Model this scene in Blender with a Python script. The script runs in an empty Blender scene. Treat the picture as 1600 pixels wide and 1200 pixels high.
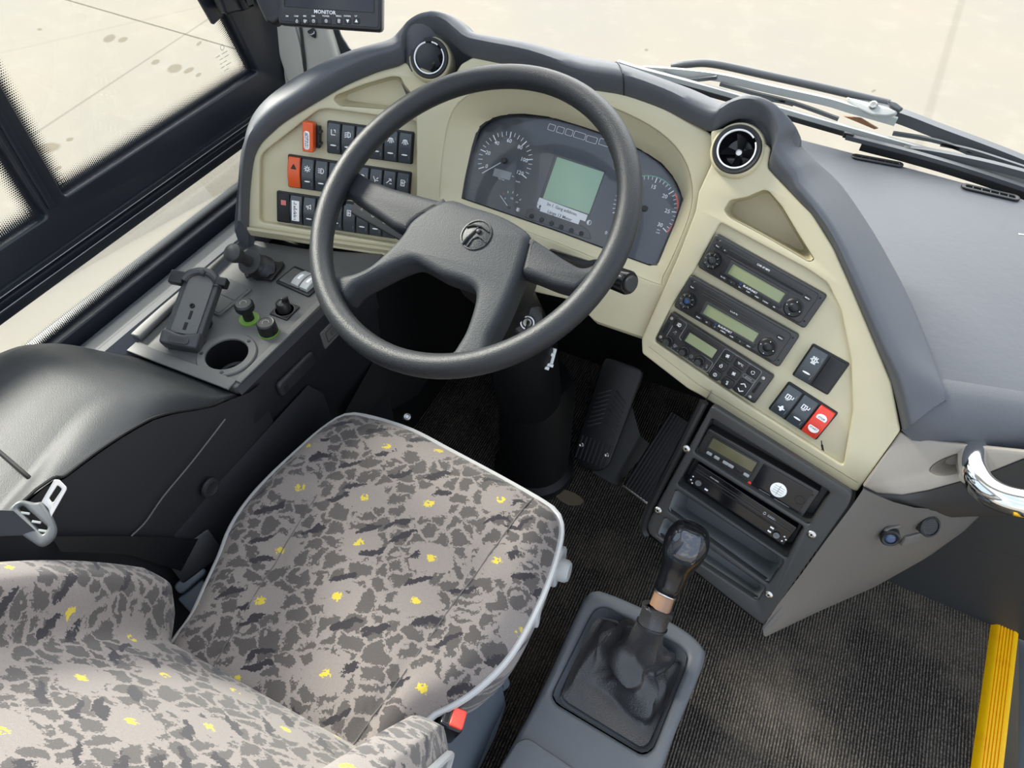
import bpy, bmesh, math, random
from mathutils import Vector as V, Matrix, noise
random.seed(7)
PI = math.pi
SC = bpy.context.scene
COL = SC.collection

# ------------------------------------------------------------------ camera
PSI, PIT, FPX, H = math.radians(25.6), math.radians(48.9), 1102.0, 1.47
CF = V((-math.sin(PSI)*math.cos(PIT), math.cos(PSI)*math.cos(PIT), -math.sin(PIT)))
CR = V((math.cos(PSI), math.sin(PSI), 0))
CU = CR.cross(CF)
CP = V((0, 0, H))
cam = bpy.data.cameras.new('camera'); co = bpy.data.objects.new('camera', cam); COL.objects.link(co)
co.matrix_world = Matrix(((CR.x, CU.x, -CF.x, 0), (CR.y, CU.y, -CF.y, 0), (CR.z, CU.z, -CF.z, H), (0, 0, 0, 1)))
cam.sensor_width = 36; cam.lens = FPX/1600*36; cam.clip_start = .02; cam.clip_end = 200
SC.camera = co

# ------------------------------------------------------------------ surveying helpers
def ray(q): return CF*FPX + CR*(q[0]-800) + CU*(600-q[1])
def onp(q, T, n):
    d = ray(q); return CP + d*((V(T)-CP).dot(n)/d.dot(n))
def Zp(x, y, z): return onp((x, y), (0, 0, z), V((0, 0, 1)))
def Xp(x, y, v): return onp((x, y), (v, 0, 0), V((1, 0, 0)))
def Yp(x, y, v): return onp((x, y), (0, v, 0), V((0, 1, 0)))

class Fr:
    """a plane in the cab: origin T, axis ex along it, normal n"""
    def __init__(s, T, n, ex=(1, 0, 0)):
        n = V(n).normalized(); ex = V(ex); ex = (ex - n*ex.dot(n)).normalized(); ey = n.cross(ex)
        s.T, s.n, s.ex, s.ey = V(T), n, ex, ey
        s.M = Matrix(((ex.x, ey.x, n.x, s.T.x), (ex.y, ey.y, n.y, s.T.y), (ex.z, ey.z, n.z, s.T.z), (0, 0, 0, 1)))
        s.I = s.M.inverted()
    def p(s, q): return onp(q, s.T, s.n)
    def uv(s, q): l = s.I @ s.p(q); return (l.x, l.y)
    def uvs(s, qs): return [s.uv(q) for q in qs]
    def up(s, w): return Fr(s.T + s.n*w, s.n, s.ex)
    def at(s, u, v, w=0, rot=0):
        c, k = math.cos(rot), math.sin(rot)
        return Fr(s.M @ V((u, v, w)), s.n, s.ex*c + s.ey*k)
    def dev(s, tl, tr, br, bl, lift=0):
        a = [V(s.uv(q)) for q in (tl, tr, br, bl)]
        c = (a[0]+a[1]+a[2]+a[3])/4; ex = (a[1]-a[0]) + (a[2]-a[3])
        w = ex.length/2; e = ex.normalized(); ev = V((-e.y, e.x))
        h = ((a[0]-a[3]) + (a[1]-a[2])).dot(ev)/2
        return s.at(c.x, c.y, lift, math.atan2(e.y, e.x)), w, h

# ------------------------------------------------------------------ mesh helpers
def rr(w, h, r, cx=0, cy=0, seg=4):
    r = min(r, w/2-1e-5, h/2-1e-5); o = []
    for (sx, sy, a0) in ((1, -1, -90), (1, 1, 0), (-1, 1, 90), (-1, -1, 180)):
        for i in range(seg+1):
            a = math.radians(a0 + 90*i/seg)
            o.append((cx+sx*(w/2-r)+r*math.cos(a), cy+sy*(h/2-r)+r*math.sin(a)))
    return o
def rp(pts, r, seg=4):
    """polygon with rounded corners"""
    o = []; n = len(pts); pts = [V((p[0], p[1])) for p in pts]
    for i in range(n):
        p = pts[i]; a = pts[i-1]-p; b = pts[(i+1) % n]-p
        d = min(r, a.length*.45, b.length*.45); A = p+a.normalized()*d; B = p+b.normalized()*d
        for k in range(seg+1):
            t = k/seg; q = A*(1-t)**2 + p*2*t*(1-t) + B*t*t; o.append((q.x, q.y))
    return o
def circ(r, cx=0, cy=0, n=24, ry=None):
    ry = ry or r
    return [(cx+r*math.cos(2*PI*i/n), cy+ry*math.sin(2*PI*i/n)) for i in range(n)]
def smooth(pts, n=60, closed=True):
    """Catmull-Rom through points (any dimension Vectors)"""
    P = [V(p) for p in pts]; m = len(P); o = []
    segs = m if closed else m-1; k = max(1, n//segs)
    for i in range(segs):
        g = lambda j: P[j % m] if closed else P[max(0, min(m-1, j))]
        a, b, c, d = g(i-1), g(i), g(i+1), g(i+2)
        for s in range(k):
            t = s/k
            o.append(.5*((2*b) + (c-a)*t + (2*a-5*b+4*c-d)*t*t + (3*b-a-3*c+d)*t**3))
    if not closed: o.append(P[-1])
    return o
def resample(P, n, closed=True):
    P = [V(p) for p in P]
    if closed: P = P+[P[0]]
    L = [0]
    for a, b in zip(P, P[1:]): L.append(L[-1]+(b-a).length)
    o = []; j = 0
    for i in range(n):
        s = L[-1]*i/(n if closed else n-1)
        while j < len(L)-2 and L[j+1] < s: j += 1
        t = (s-L[j])/max(1e-9, L[j+1]-L[j]); o.append(P[j].lerp(P[j+1], t))
    return o

class B:
    """collects shapes for ONE mesh, in the coordinates of frame fr (world when None)"""
    def __init__(s, fr=None): s.bm = bmesh.new(); s.M = fr.M if fr else Matrix()
    def me(s, mesh, M=None):
        if M is not None: mesh.transform(M)
        s.bm.from_mesh(mesh); bpy.data.meshes.remove(mesh); return s
    def plate(s, outer, holes=(), t=.004, bev=.001, z=0, M=None, res=2):
        c = bpy.data.curves.new('c', 'CURVE'); c.dimensions = '2D'; c.fill_mode = 'BOTH'
        for loop in [outer]+list(holes):
            sp = c.splines.new('POLY'); sp.points.add(len(loop)-1)
            for p, q in zip(sp.points, loop): p.co = (q[0], q[1], 0, 1)
            sp.use_cyclic_u = True
        bev = min(bev, t/2*.98); c.extrude = t/2-bev; c.bevel_depth = bev; c.bevel_resolution = res; c.offset = -bev
        o = bpy.data.objects.new('c', c); m = bpy.data.meshes.new_from_object(o)
        m.transform(Matrix.Translation((0, 0, z+t/2)))
        bpy.data.objects.remove(o); bpy.data.curves.remove(c)
        return s.me(m, M)
    def text(s, body, size, x=0, y=0, z=0, rot=0, ext=.00008, align='CENTER', M=None, sx=1):
        c = bpy.data.curves.new('t', 'FONT'); c.body = body; c.size = size; c.align_x = align; c.align_y = 'CENTER'
        c.extrude = ext; c.resolution_u = 2; c.offset = size*.012
        o = bpy.data.objects.new('t', c); m = bpy.data.meshes.new_from_object(o)
        bpy.data.objects.remove(o); bpy.data.curves.remove(c)
        m.transform(Matrix.Translation((x, y, z)) @ Matrix.Rotation(rot, 4, 'Z') @ Matrix.Diagonal((sx, 1, 1, 1)))
        return s.me(m, M)
    def rib(s, pts, w, z=0, closed=False, x=0, y=0, k=1, t=.00015):
        """flat printed stroke"""
        P = [V((p[0]*k+x, p[1]*k+y)) for p in pts]
        if closed: P = P+[P[0]]
        for a, b in zip(P, P[1:]):
            d = b-a
            if d.length < 1e-7: continue
            d.normalize(); e = V((-d.y, d.x))*w/2; a2 = a-d*w*.3; b2 = b+d*w*.3
            s.quadz([a2-e, b2-e, b2+e, a2+e], z, t)
        return s
    def quadz(s, q, z, t=.0002):
        lo = [s.bm.verts.new((p[0], p[1], z)) for p in q]; hi = [s.bm.verts.new((p[0], p[1], z+t)) for p in q]
        n = len(q); s.bm.faces.new(hi)
        for i in range(n): s.bm.faces.new((lo[i], lo[(i+1) % n], hi[(i+1) % n], hi[i]))
        return s
    def disc(s, r, x=0, y=0, z=0, n=16, t=.0002, ry=None): return s.quadz(circ(r, x, y, n, ry), z, t)
    def grid(s, rows, cu=False, cv=False, M=None, cap0=False, cap1=False, flip=False):
        vs = [[s.bm.verts.new((M @ V(p)) if M else p) for p in r] for r in rows]
        R, C = len(vs), len(vs[0])
        for i in range(R if cv else R-1):
            for j in range(C if cu else C-1):
                f = (vs[i][j], vs[i][(j+1) % C], vs[(i+1) % R][(j+1) % C], vs[(i+1) % R][j])
                if len(set(f)) == 4:
                    try: s.bm.faces.new(f[::-1] if flip else f)
                    except ValueError: pass
        if cap0: s.bm.faces.new(vs[0][::-1])
        if cap1: s.bm.faces.new(vs[-1])
        return s
    def lathe(s, prof, n=32, M=None, x=0, y=0, z=0, sq=0, caps=True):
        rows = []
        for r, h in prof:
            row = []
            for i in range(n):
                a = 2*PI*i/n; rad = r
                if sq: rad = r/(abs(math.cos(a))**sq+abs(math.sin(a))**sq)**(1/sq)
                row.append(V((x+rad*math.cos(a), y+rad*math.sin(a), z+h)))
            rows.append(row)
        return s.grid(rows, cu=True, M=M, cap0=caps and prof[0][0] > 1e-6, cap1=caps and prof[-1][0] > 1e-6)
    def tube(s, path, r, n=10, closed=False, caps=True):
        P = [V(p) for p in path]; m = len(P); rows = []; prev = None
        for i in range(m):
            t = (P[(i+1) % m]-P[i-1]) if closed else (P[min(i+1, m-1)]-P[max(i-1, 0)])
            t.normalize()
            if prev is None:
                u = t.orthogonal().normalized()
            else:
                u = prev - t*prev.dot(t); u = u.normalized() if u.length > 1e-6 else t.orthogonal().normalized()
            prev = u; v = t.cross(u); rad = r[i] if hasattr(r, '__len__') else r
            rows.append([P[i]+(u*math.cos(2*PI*k/n)+v*math.sin(2*PI*k/n))*rad for k in range(n)])
        if closed: s.grid(rows, cu=True, cv=True)
        else: s.grid(rows, cu=True, cap0=caps, cap1=caps)
        return s
    def box(s, sx, sy, sz, x=0, y=0, z=0, bev=.001, M=None): return s.plate(rr(sx, sy, max(bev, .0003), x, y, 2), (), sz, bev, z, M, 1)
    def hull(s, bottom, top):
        """prism between two loops of points"""
        return s.grid([bottom, top], cu=True, cap0=True, cap1=True)

WM = {}
def finish(name, b, mat, parent=None, sharp=35, sub=0, uv=None):
    bm = b.bm
    bmesh.ops.remove_doubles(bm, verts=bm.verts, dist=1e-6)
    bmesh.ops.recalc_face_normals(bm, faces=bm.faces)
    me = bpy.data.meshes.new(name); bm.to_mesh(me); bm.free()
    for p in me.polygons: p.use_smooth = True
    try: me.set_sharp_from_angle(angle=math.radians(sharp))
    except Exception: pass
    me.materials.append(mat)
    if uv:
        l = me.uv_layers.new(name='UVMap')
        for lp in me.loops: l.data[lp.index].uv = uv(me.vertices[lp.vertex_index].co)
    o = bpy.data.objects.new(name, me); COL.objects.link(o)
    if parent is not None:
        o.parent = parent; o.matrix_parent_inverse = WM[parent.name].inverted(); o.matrix_basis = b.M
    else: o.matrix_world = b.M
    WM[o.name] = b.M.copy()
    if sub:
        md = o.modifiers.new('sub', 'SUBSURF'); md.levels = md.render_levels = sub
    return o
B.obj = lambda s, name, mat, parent=None, **k: finish(name, s, mat, parent, **k)
def tag(o, label, cat, group=None):
    o['label'] = label; o['category'] = cat
    if group: o['group'] = group
    return o
def struct(o): o['kind'] = 'structure'; return o
def thing(name, label, cat, fr=None, group=None):
    o = bpy.data.objects.new(name, None); COL.objects.link(o); o.empty_display_size = .02
    M = fr.M if isinstance(fr, Fr) else (Matrix.Translation(fr) if fr is not None else Matrix())
    o.matrix_world = M; WM[o.name] = M.copy()
    return tag(o, label, cat, group)

# ------------------------------------------------------------------ materials
def s2l(c): return tuple((v/255/12.92 if v/255 <= .04045 else ((v/255+.055)/1.055)**2.4) for v in c)
class Mt:
    def __init__(s, name):
        s.m = bpy.data.materials.new(name); s.m.use_nodes = True; s.t = s.m.node_tree; s.n = s.t.nodes; s.l = s.t.links
        s.b = s.n['Principled BSDF']
    def new(s, ty, **k):
        x = s.n.new(ty)
        for a, v in k.items():
            if a.startswith('i_'): x.inputs[a[2:].replace('_', ' ')].default_value = v
            else: setattr(x, a, v)
        return x
    def lk(s, a, b): s.l.new(a, b)
    def math(s, op, a, b=None, c=None):
        x = s.n.new('ShaderNodeMath'); x.operation = op
        for i, v in enumerate((a, b, c)):
            if v is None: continue
            if isinstance(v, (int, float)): x.inputs[i].default_value = v
            else: s.lk(v, x.inputs[i])
        return x.outputs[0]
    def mix(s, f, a, b):
        x = s.n.new('ShaderNodeMix'); x.data_type = 'RGBA'
        for i, v in ((0, f), (6, a), (7, b)):
            if isinstance(v, (int, float)): x.inputs[i].default_value = v
            elif isinstance(v, tuple): x.inputs[i].default_value = (*v[:3], 1)
            else: s.lk(v, x.inputs[i])
        return x.outputs[2]
    def co(s, kind='Object'): return s.new('ShaderNodeTexCoord').outputs[kind]
    def noise(s, scale, detail=2, vec=None, rough=.5, out='Fac'):
        x = s.new('ShaderNodeTexNoise'); x.inputs['Scale'].default_value = scale; x.inputs['Detail'].default_value = detail
        x.inputs['Roughness'].default_value = rough
        s.lk(vec if vec is not None else s.co(), x.inputs['Vector']); return x.outputs[out]
    def ramp(s, f, p0, p1, c0=(0, 0, 0), c1=(1, 1, 1)):
        x = s.new('ShaderNodeValToRGB'); e = x.color_ramp.elements
        e[0].position, e[1].position = p0, p1; e[0].color, e[1].color = (*c0, 1), (*c1, 1); s.lk(f, x.inputs[0]); return x.outputs[0]
    def bump(s, h, strength=.3, dist=.001):
        x = s.new('ShaderNodeBump'); x.inputs['Strength'].default_value = strength; x.inputs['Distance'].default_value = dist
        s.lk(h, x.inputs['Height']); s.lk(x.outputs[0], s.b.inputs['Normal']); return x
    def set(s, col=None, rough=None, metal=None, spec=None, coat=None, **k):
        i = s.b.inputs
        if col is not None:
            if isinstance(col, tuple): i['Base Color'].default_value = (*col, 1)
            else: s.lk(col, i['Base Color'])
        if rough is not None: i['Roughness'].default_value = rough
        if metal is not None: i['Metallic'].default_value = metal
        if spec is not None: i['Specular IOR Level'].default_value = spec
        if coat is not None: i['Coat Weight'].default_value = coat; i['Coat Roughness'].default_value = .05
        return s
def plastic(name, rgb, rough=.5, grain=0, gscale=1500, var=.06, spec=.5, gd=.0012):
    k = Mt(name); c = s2l(rgb)
    f = k.noise(14, 3)
    k.set(k.mix(f, tuple(v*(1-var) for v in c), tuple(v*(1+var) for v in c)), rough, spec=spec)
    if grain: k.bump(k.noise(gscale, 2), grain, gd)
    return k.m
CREAM = plastic('cream_plastic', (200, 192, 160), .42, .05)
HOODM = plastic('hood_plastic', (83, 86, 91), .46, .35, 900)
GEARM = plastic('gear_console_plastic', (83, 87, 92), .45, .35, 900)
SHELFM = plastic('shelf_vinyl', (84, 87, 93), .5, .35, 60)
CONSM = plastic('console_plastic', (91, 91, 89), .5, .15, 900)
SIDEM = plastic('side_plastic', (37, 38, 41), .5, .12, 900)
COVERM = plastic('cover_plastic', (46, 48, 50), .5, .35, 800)
WHEELM = plastic('wheel_rubber', (38, 40, 42), .42, .6, 750, spec=.4, gd=.0008)
PADM = plastic('wheel_pad_rubber', (47, 50, 53), .55, .6, 650, spec=.28, gd=.0008)
BLACK = plastic('black_plastic', (23, 24, 26), .4)
GLOSSB = plastic('gloss_black', (19, 20, 24), .18)
RADIO = plastic('radio_plastic', (54, 55, 55), .38, .1, 1200)
RADIO2 = plastic('radio_face', (43, 43, 43), .32)
ROCK = plastic('rocker_plastic', (66, 72, 76), .25)
SILLM = plastic('sill_plastic', (58, 62, 68), .55, .2, 900)
SPOKEM = plastic('spoke_rubber', (41, 43, 47), .55, .6, 650, spec=.28, gd=.0008)
TRIM = plastic('window_trim_black', (34, 37, 43), .3)
DARKG = plastic('dark_grey_plastic', (48, 49, 49), .5, .1, 900)
STACKM = plastic('stack_plastic', (51, 52, 52), .48, .12, 900)
TAUPE = plastic('taupe_plastic', (151, 144, 133), .5, .25, 900)
TRAYM = plastic('tray_plastic', (134, 138, 138), .45)
CONEM = plastic('cone_plastic', (101, 98, 93), .42, .1, 900)
GREYP = plastic('grey_plastic', (74, 82, 90), .45)
PILLARM = plastic('pillar_plastic', (184, 182, 171), .55)
WHITE = plastic('white_print', (244, 245, 245), .5)
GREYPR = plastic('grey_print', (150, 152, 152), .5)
ORANGE = plastic('orange_plastic', (226, 92, 40), .35)
REDP = plastic('red_plastic', (228, 66, 48), .35)
GREEN = plastic('green_ring', (110, 150, 60), .5)
GOLD = plastic('gold_pin', (190, 150, 70), .35)
BRONZE = plastic('bronze_collar', (140, 108, 84), .35)
LCD = plastic('lcd_green', (140, 149, 112), .25)
LCD2 = plastic('lcd_olive', (92, 90, 66), .2)
SCREEN = plastic('monitor_screen', (34, 36, 44), .2)
CLUSTER = plastic('cluster_face', (50, 54, 59), .3)
DISP = plastic('cluster_display', (99, 128, 105), .25)
DISP.node_tree.nodes['Principled BSDF'].inputs['Emission Color'].default_value = (.30, .50, .36, 1); DISP.node_tree.nodes['Principled BSDF'].inputs['Emission Strength'].default_value = .18
PAPER = plastic('paper_sticker', (248, 248, 245), .6)
PIPING = plastic('piping_vinyl', (176, 176, 176), .5)
LEVERM = plastic('lever_plastic', (168, 170, 168), .45)
BLUEP = plastic('blue_cap', (40, 70, 120), .2)
TEALP = plastic('teal_print', (90, 170, 140), .5)
ORPR = plastic('red_print', (232, 96, 60), .5)
RUST = plastic('rusty_steel', (150, 106, 72), .7)
WIPERM = plastic('wiper_black', (74, 77, 80), .4)
WIPERG = plastic('wiper_grey', (176, 178, 176), .4)
def metal(name, rgb, rough): return Mt(name).set(s2l(rgb), rough, 1.0).m
CHROME = metal('chrome', (225, 225, 222), .08)
STEEL = metal('steel', (200, 196, 190), .28)
def glass(name, tint=(1, 1, 1), refl=.5):
    k = Mt(name); out = k.n['Material Output']
    tr = k.new('ShaderNodeBsdfTransparent'); tr.inputs[0].default_value = (*tint, 1)
    gl = k.new('ShaderNodeBsdfGlossy'); gl.inputs['Roughness'].default_value = .0
    fr = k.new('ShaderNodeFresnel'); fr.inputs[0].default_value = 1.45
    mx = k.new('ShaderNodeMixShader'); k.lk(k.math('MULTIPLY', fr.outputs[0], refl), mx.inputs[0]); k.lk(tr.outputs[0], mx.inputs[1]); k.lk(gl.outputs[0], mx.inputs[2])
    k.lk(mx.outputs[0], out.inputs[0]); return k.m
GLASS = glass('window_glass', (.97, .985, .97), .5)
LENS = glass('cluster_lens', (.985, .99, .995), .8)
CLEARP = Mt('clear_fob').set((.85, .87, .87), .15, spec=.8).m
def frit_mat():
    """black ceramic dots that grow into a solid band (u = distance from the pane edge, metres)"""
    k = Mt('frit_dots'); out = k.n['Material Output']; uv = k.new('ShaderNodeUVMap').outputs[0]
    sp = k.new('ShaderNodeSeparateXYZ'); k.lk(uv, sp.inputs[0])
    u, v = sp.outputs[0], sp.outputs[1]; P = .0032
    iv = k.math('DIVIDE', v, P); row = k.math('FLOOR', iv)
    sh = k.math('MULTIPLY', k.math('MODULO', row, 2.0), .5)
    fu = k.math('SUBTRACT', k.math('FRACT', k.math('ADD', k.math('DIVIDE', u, P), sh)), .5); fv = k.math('SUBTRACT', k.math('FRACT', iv), .5)
    d = k.math('SQRT', k.math('ADD', k.math('MULTIPLY', fu, fu), k.math('MULTIPLY', fv, fv)))
    rad = k.math('MULTIPLY_ADD', u, -24.0, .74)
    on = k.math('LESS_THAN', d, rad)
    tr = k.new('ShaderNodeBsdfTransparent'); mx = k.new('ShaderNodeMixShader')
    k.set(s2l((32, 34, 40)), .4)
    k.lk(on, mx.inputs[0]); k.lk(tr.outputs[0], mx.inputs[1]); k.lk(k.b.outputs[0], mx.inputs[2]); k.lk(mx.outputs[0], out.inputs[0]); return k.m
FRIT = frit_mat()
def carpet_mat():
    k = Mt('ribbed_carpet'); co = k.co()
    sp = k.new('ShaderNodeSeparateXYZ'); k.lk(co, sp.inputs[0])
    nz = k.noise(120, 2); x = k.math('ADD', sp.outputs[0], k.math('MULTIPLY', nz, .0016))
    ribs = k.math('MULTIPLY_ADD', k.math('SINE', k.math('MULTIPLY', x, 2*PI/.0060)), .5, .5)
    nub = k.new('ShaderNodeTexVoronoi'); nub.inputs['Scale'].default_value = 270; k.lk(co, nub.inputs['Vector'])
    h = k.math('ADD', k.math('MULTIPLY', ribs, .8), k.math('MULTIPLY', nub.outputs['Distance'], .5))
    big = k.noise(5, 4, rough=.6)
    a = k.mix(k.math('MULTIPLY', ribs, nub.outputs['Distance']), s2l((26, 25, 24)), s2l((134, 126, 117)))
    dirt = k.ramp(big, .45, .75)
    col = k.mix(k.math('MULTIPLY', dirt, .35), a, s2l((150, 140, 124)))
    k.set(col, .95, spec=.1); k.bump(h, 1.0, .004); return k.m
CARPET = carpet_mat()
def fabric_mat():
    k = Mt('seat_fabric'); uv = k.new('ShaderNodeUVMap').outputs[0]
    def off(sc, det): 
        nc = k.noise(sc, det, uv, .65, 'Color'); nv = k.new('ShaderNodeVectorMath'); nv.operation = 'SUBTRACT'; k.lk(nc, nv.inputs[0]); nv.inputs[1].default_value = (.5, .5, .5); return nv.outputs[0]
    n_a, n_b = off(26, 2), off(260, 3)
    def warp(a, b_):
        d = uv
        for n_, amt in ((n_a, a), (n_b, b_)):
            m = k.new('ShaderNodeVectorMath'); m.operation = 'MULTIPLY_ADD'; k.lk(n_, m.inputs[0]); m.inputs[1].default_value = (amt, amt, 0); k.lk(d, m.inputs[2]); d = m.outputs[0]
        return d
    def vor(vec, scale, feat='F1', rnd=1.0, sc=(1, 1, 1), rot=0, loc=(0, 0, 0)):
        mp = k.new('ShaderNodeMapping'); mp.vector_type = 'TEXTURE'; mp.inputs['Scale'].default_value = sc; mp.inputs['Rotation'].default_value = (0, 0, rot); mp.inputs['Location'].default_value = loc; k.lk(vec, mp.inputs[0])
        v = k.new('ShaderNodeTexVoronoi'); v.voronoi_dimensions = '2D'; v.feature = feat; v.inputs['Scale'].default_value = scale; v.inputs['Randomness'].default_value = rnd; k.lk(mp.outputs[0], v.inputs['Vector']); return v.outputs['Distance']
    cell = vor(warp(.035, .014), 38, 'DISTANCE_TO_EDGE', 1, (1.1, .9, 1), .5)
    lat = vor(warp(.03, .02), 8.6, 'F1', .35, (1, .8, 1), .4)
    lat2 = vor(warp(.01, .016), 8.6, 'F1', .35, (1, .8, 1), .4)
    blob = k.math('LESS_THAN', k.math('ADD', lat, k.math('MULTIPLY_ADD', k.noise(60, 3, uv), .3, -.15)), .30)
    hole = k.math('GREATER_THAN', k.noise(38, 3, uv), .63)
    patch = k.math('MULTIPLY', k.math('MULTIPLY', k.math('GREATER_THAN', k.math('ADD', cell, k.math('MULTIPLY_ADD', k.noise(420, 2, uv, .7), .20, -.10)), k.math('MULTIPLY_ADD', k.noise(24, 2, uv), .42, -.095)), k.math('SUBTRACT', 1.0, blob)), k.math('SUBTRACT', 1.0, hole))
    fl = vor(warp(.035, .012), 16, 'F1', .7, (2.1, .52, 1), .75, (.03, .01, 0))
    fleck = k.math('MULTIPLY', k.math('LESS_THAN', fl, .16), k.math('GREATER_THAN', lat, .16))
    yel = k.math('MULTIPLY', k.math('LESS_THAN', lat2, .064), k.math('GREATER_THAN', k.noise(120, 1, uv), .44))
    weave = k.new('ShaderNodeTexBrick'); weave.inputs['Scale'].default_value = 330; k.lk(uv, weave.inputs['Vector'])
    fine = k.noise(900, 2, uv); fine2 = k.noise(260, 3, uv, .7)
    base = k.mix(fine, s2l((114, 107, 103)), s2l((158, 149, 143)))
    base = k.mix(k.math('MULTIPLY', fine2, .5), base, s2l((104, 98, 96)))
    mid = k.mix(fine, s2l((60, 57, 57)), s2l((98, 93, 90)))
    c = k.mix(patch, base, mid); c = k.mix(fleck, c, s2l((52, 49, 53))); c = k.mix(yel, c, s2l((196, 176, 66)))
    k.set(c, .9, spec=.15); k.b.inputs['Sheen Weight'].default_value = .2; k.b.inputs['Sheen Roughness'].default_value = .5
    k.bump(k.math('ADD', weave.outputs['Fac'], k.math('MULTIPLY', fine, .8)), .35, .0008); return k.m
FABRIC = fabric_mat()
def leather_mat():
    k = Mt('boot_leather'); v = k.new('ShaderNodeTexVoronoi'); v.inputs['Scale'].default_value = 420; k.lk(k.co(), v.inputs['Vector'])
    k.set(k.mix(k.noise(30, 3), s2l((40, 40, 41)), s2l((60, 60, 61))), .26); k.bump(v.outputs['Distance'], .5, .0006); return k.m
LEATHER = leather_mat()
STAINS = [((75, 231), 20, 8, -8), ((109, 218), 6, 3, -10), ((91, 263), 6, 3, -20), ((171, 60), 10, 6, -15), ((192, 62), 8, 4, -15), ((243, 97), 7, 4, -15),
          ((273, 107), 12, 7, -10), ((295, 110), 9, 4, -20), ((310, 117), 5, 3, -20), ((311, 68), 5, 3, -30), ((62, 46), 4, 2, 0), ((1010, 78), 3, 2, 0), ((1365, 142), 4, 2, -20)]
GZ = -.95
def ground_mat():
    k = Mt('concrete_yard'); co = k.co(); sp = k.new('ShaderNodeSeparateXYZ'); k.lk(co, sp.inputs[0])
    x, y = sp.outputs[0], sp.outputs[1]
    n1, n2, n3 = k.noise(.5, 4), k.noise(4, 6, rough=.65), k.noise(60, 4)
    c = k.mix(k.ramp(n1, .35, .65), s2l((130, 126, 118)), s2l((136, 129, 117)))
    c = k.mix(k.math('MULTIPLY', k.ramp(n2, .52, .74), .4), c, s2l((144, 140, 131)))
    c = k.mix(k.math('MULTIPLY', k.ramp(n3, .55, .8), .10), c, s2l((118, 113, 104)))
    w = k.math('MULTIPLY', k.math('SUBTRACT', n3, .5), .10)
    for q, rx, ry, an in STAINS:
        p = Zp(*q, GZ); e = Zp(q[0]+rx*math.cos(math.radians(an)), q[1]+rx*math.sin(math.radians(an)), GZ)-p; f = Zp(q[0], q[1]+ry, GZ)-p
        det = e.x*f.y-e.y*f.x
        dx, dy = k.math('SUBTRACT', x, p.x), k.math('SUBTRACT', y, p.y)
        a = k.math('ADD', k.math('MULTIPLY', dx, f.y/det), k.math('MULTIPLY', dy, -f.x/det)); b = k.math('ADD', k.math('MULTIPLY', dx, -e.y/det), k.math('MULTIPLY', dy, e.x/det))
        r = k.math('SQRT', k.math('ADD', k.math('MULTIPLY', a, a), k.math('MULTIPLY', b, b)))
        m = k.new('ShaderNodeMapRange'); m.inputs[1].default_value = 1.12; m.inputs[2].default_value = .8; k.lk(k.math('ADD', r, k.math('MULTIPLY', w, 4)), m.inputs[0])
        c = k.mix(k.math('MULTIPLY', m.outputs[0], .75), c, s2l((103, 95, 81)))
    for (q1, q2, wd, st) in (((105, 0), (370, 77), .010, .8), ((45, 215), (310, 40), .012, .35), ((1503, 0), (1450, 180), .03, .16), ((360, 0), (100, 60), .02, .1)):
        p, q = Zp(*q1, GZ), Zp(*q2, GZ); d = (q-p).normalized()
        dd = k.math('ABSOLUTE', k.math('ADD', k.math('ADD', k.math('MULTIPLY', x, -d.y), k.math('MULTIPLY', y, d.x)), p.x*d.y-p.y*d.x+0.0))
        m = k.new('ShaderNodeMapRange'); m.inputs[1].default_value = wd*1.3; m.inputs[2].default_value = wd*.5; k.lk(k.math('ADD', dd, k.math('MULTIPLY', w, .15)), m.inputs[0])
        c = k.mix(k.math('MULTIPLY', m.outputs[0], st), c, s2l((72, 67, 58)))
    k.set(c, .9, spec=.1); return k.m
GROUND = ground_mat()
def yellow_mat():
    k = Mt('yellow_nosing'); k.set(k.mix(k.ramp(k.noise(30, 4), .5, .8), s2l((255, 196, 0)), s2l((244, 176, 0))), .4); return k.m
YELLOW = yellow_mat()
def stud_mat():
    k = Mt('studded_rubber'); v = k.new('ShaderNodeTexVoronoi'); v.inputs['Scale'].default_value = 75; v.inputs['Randomness'].default_value = 0; k.lk(k.co(), v.inputs['Vector'])
    h = k.ramp(v.outputs['Distance'], .25, .4, (1, 1, 1), (0, 0, 0)); k.set(k.mix(h, s2l((30, 32, 36)), s2l((58, 60, 66))), .5); k.bump(h, .8, .003); return k.m
STUD = stud_mat()
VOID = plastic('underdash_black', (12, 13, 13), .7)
FOOT = plastic('footwell_plastic', (16, 17, 18), .55)

# ------------------------------------------------------------------ main planes of the dashboard
FL = Fr((-.792, .906, .844), (.381, -.853, .357), (.924, .367, -.111))
FR = Fr((-.100, .941, .803), (-.118, -.886, .448), (.969, -.202, -.145))
FC = Fr((-.400, .962, .820), (.05, -.885, .45))
FT = Fr((-.014, .758, .573), (-.135, -.909, .395), (.981, -.178, -.076))
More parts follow.
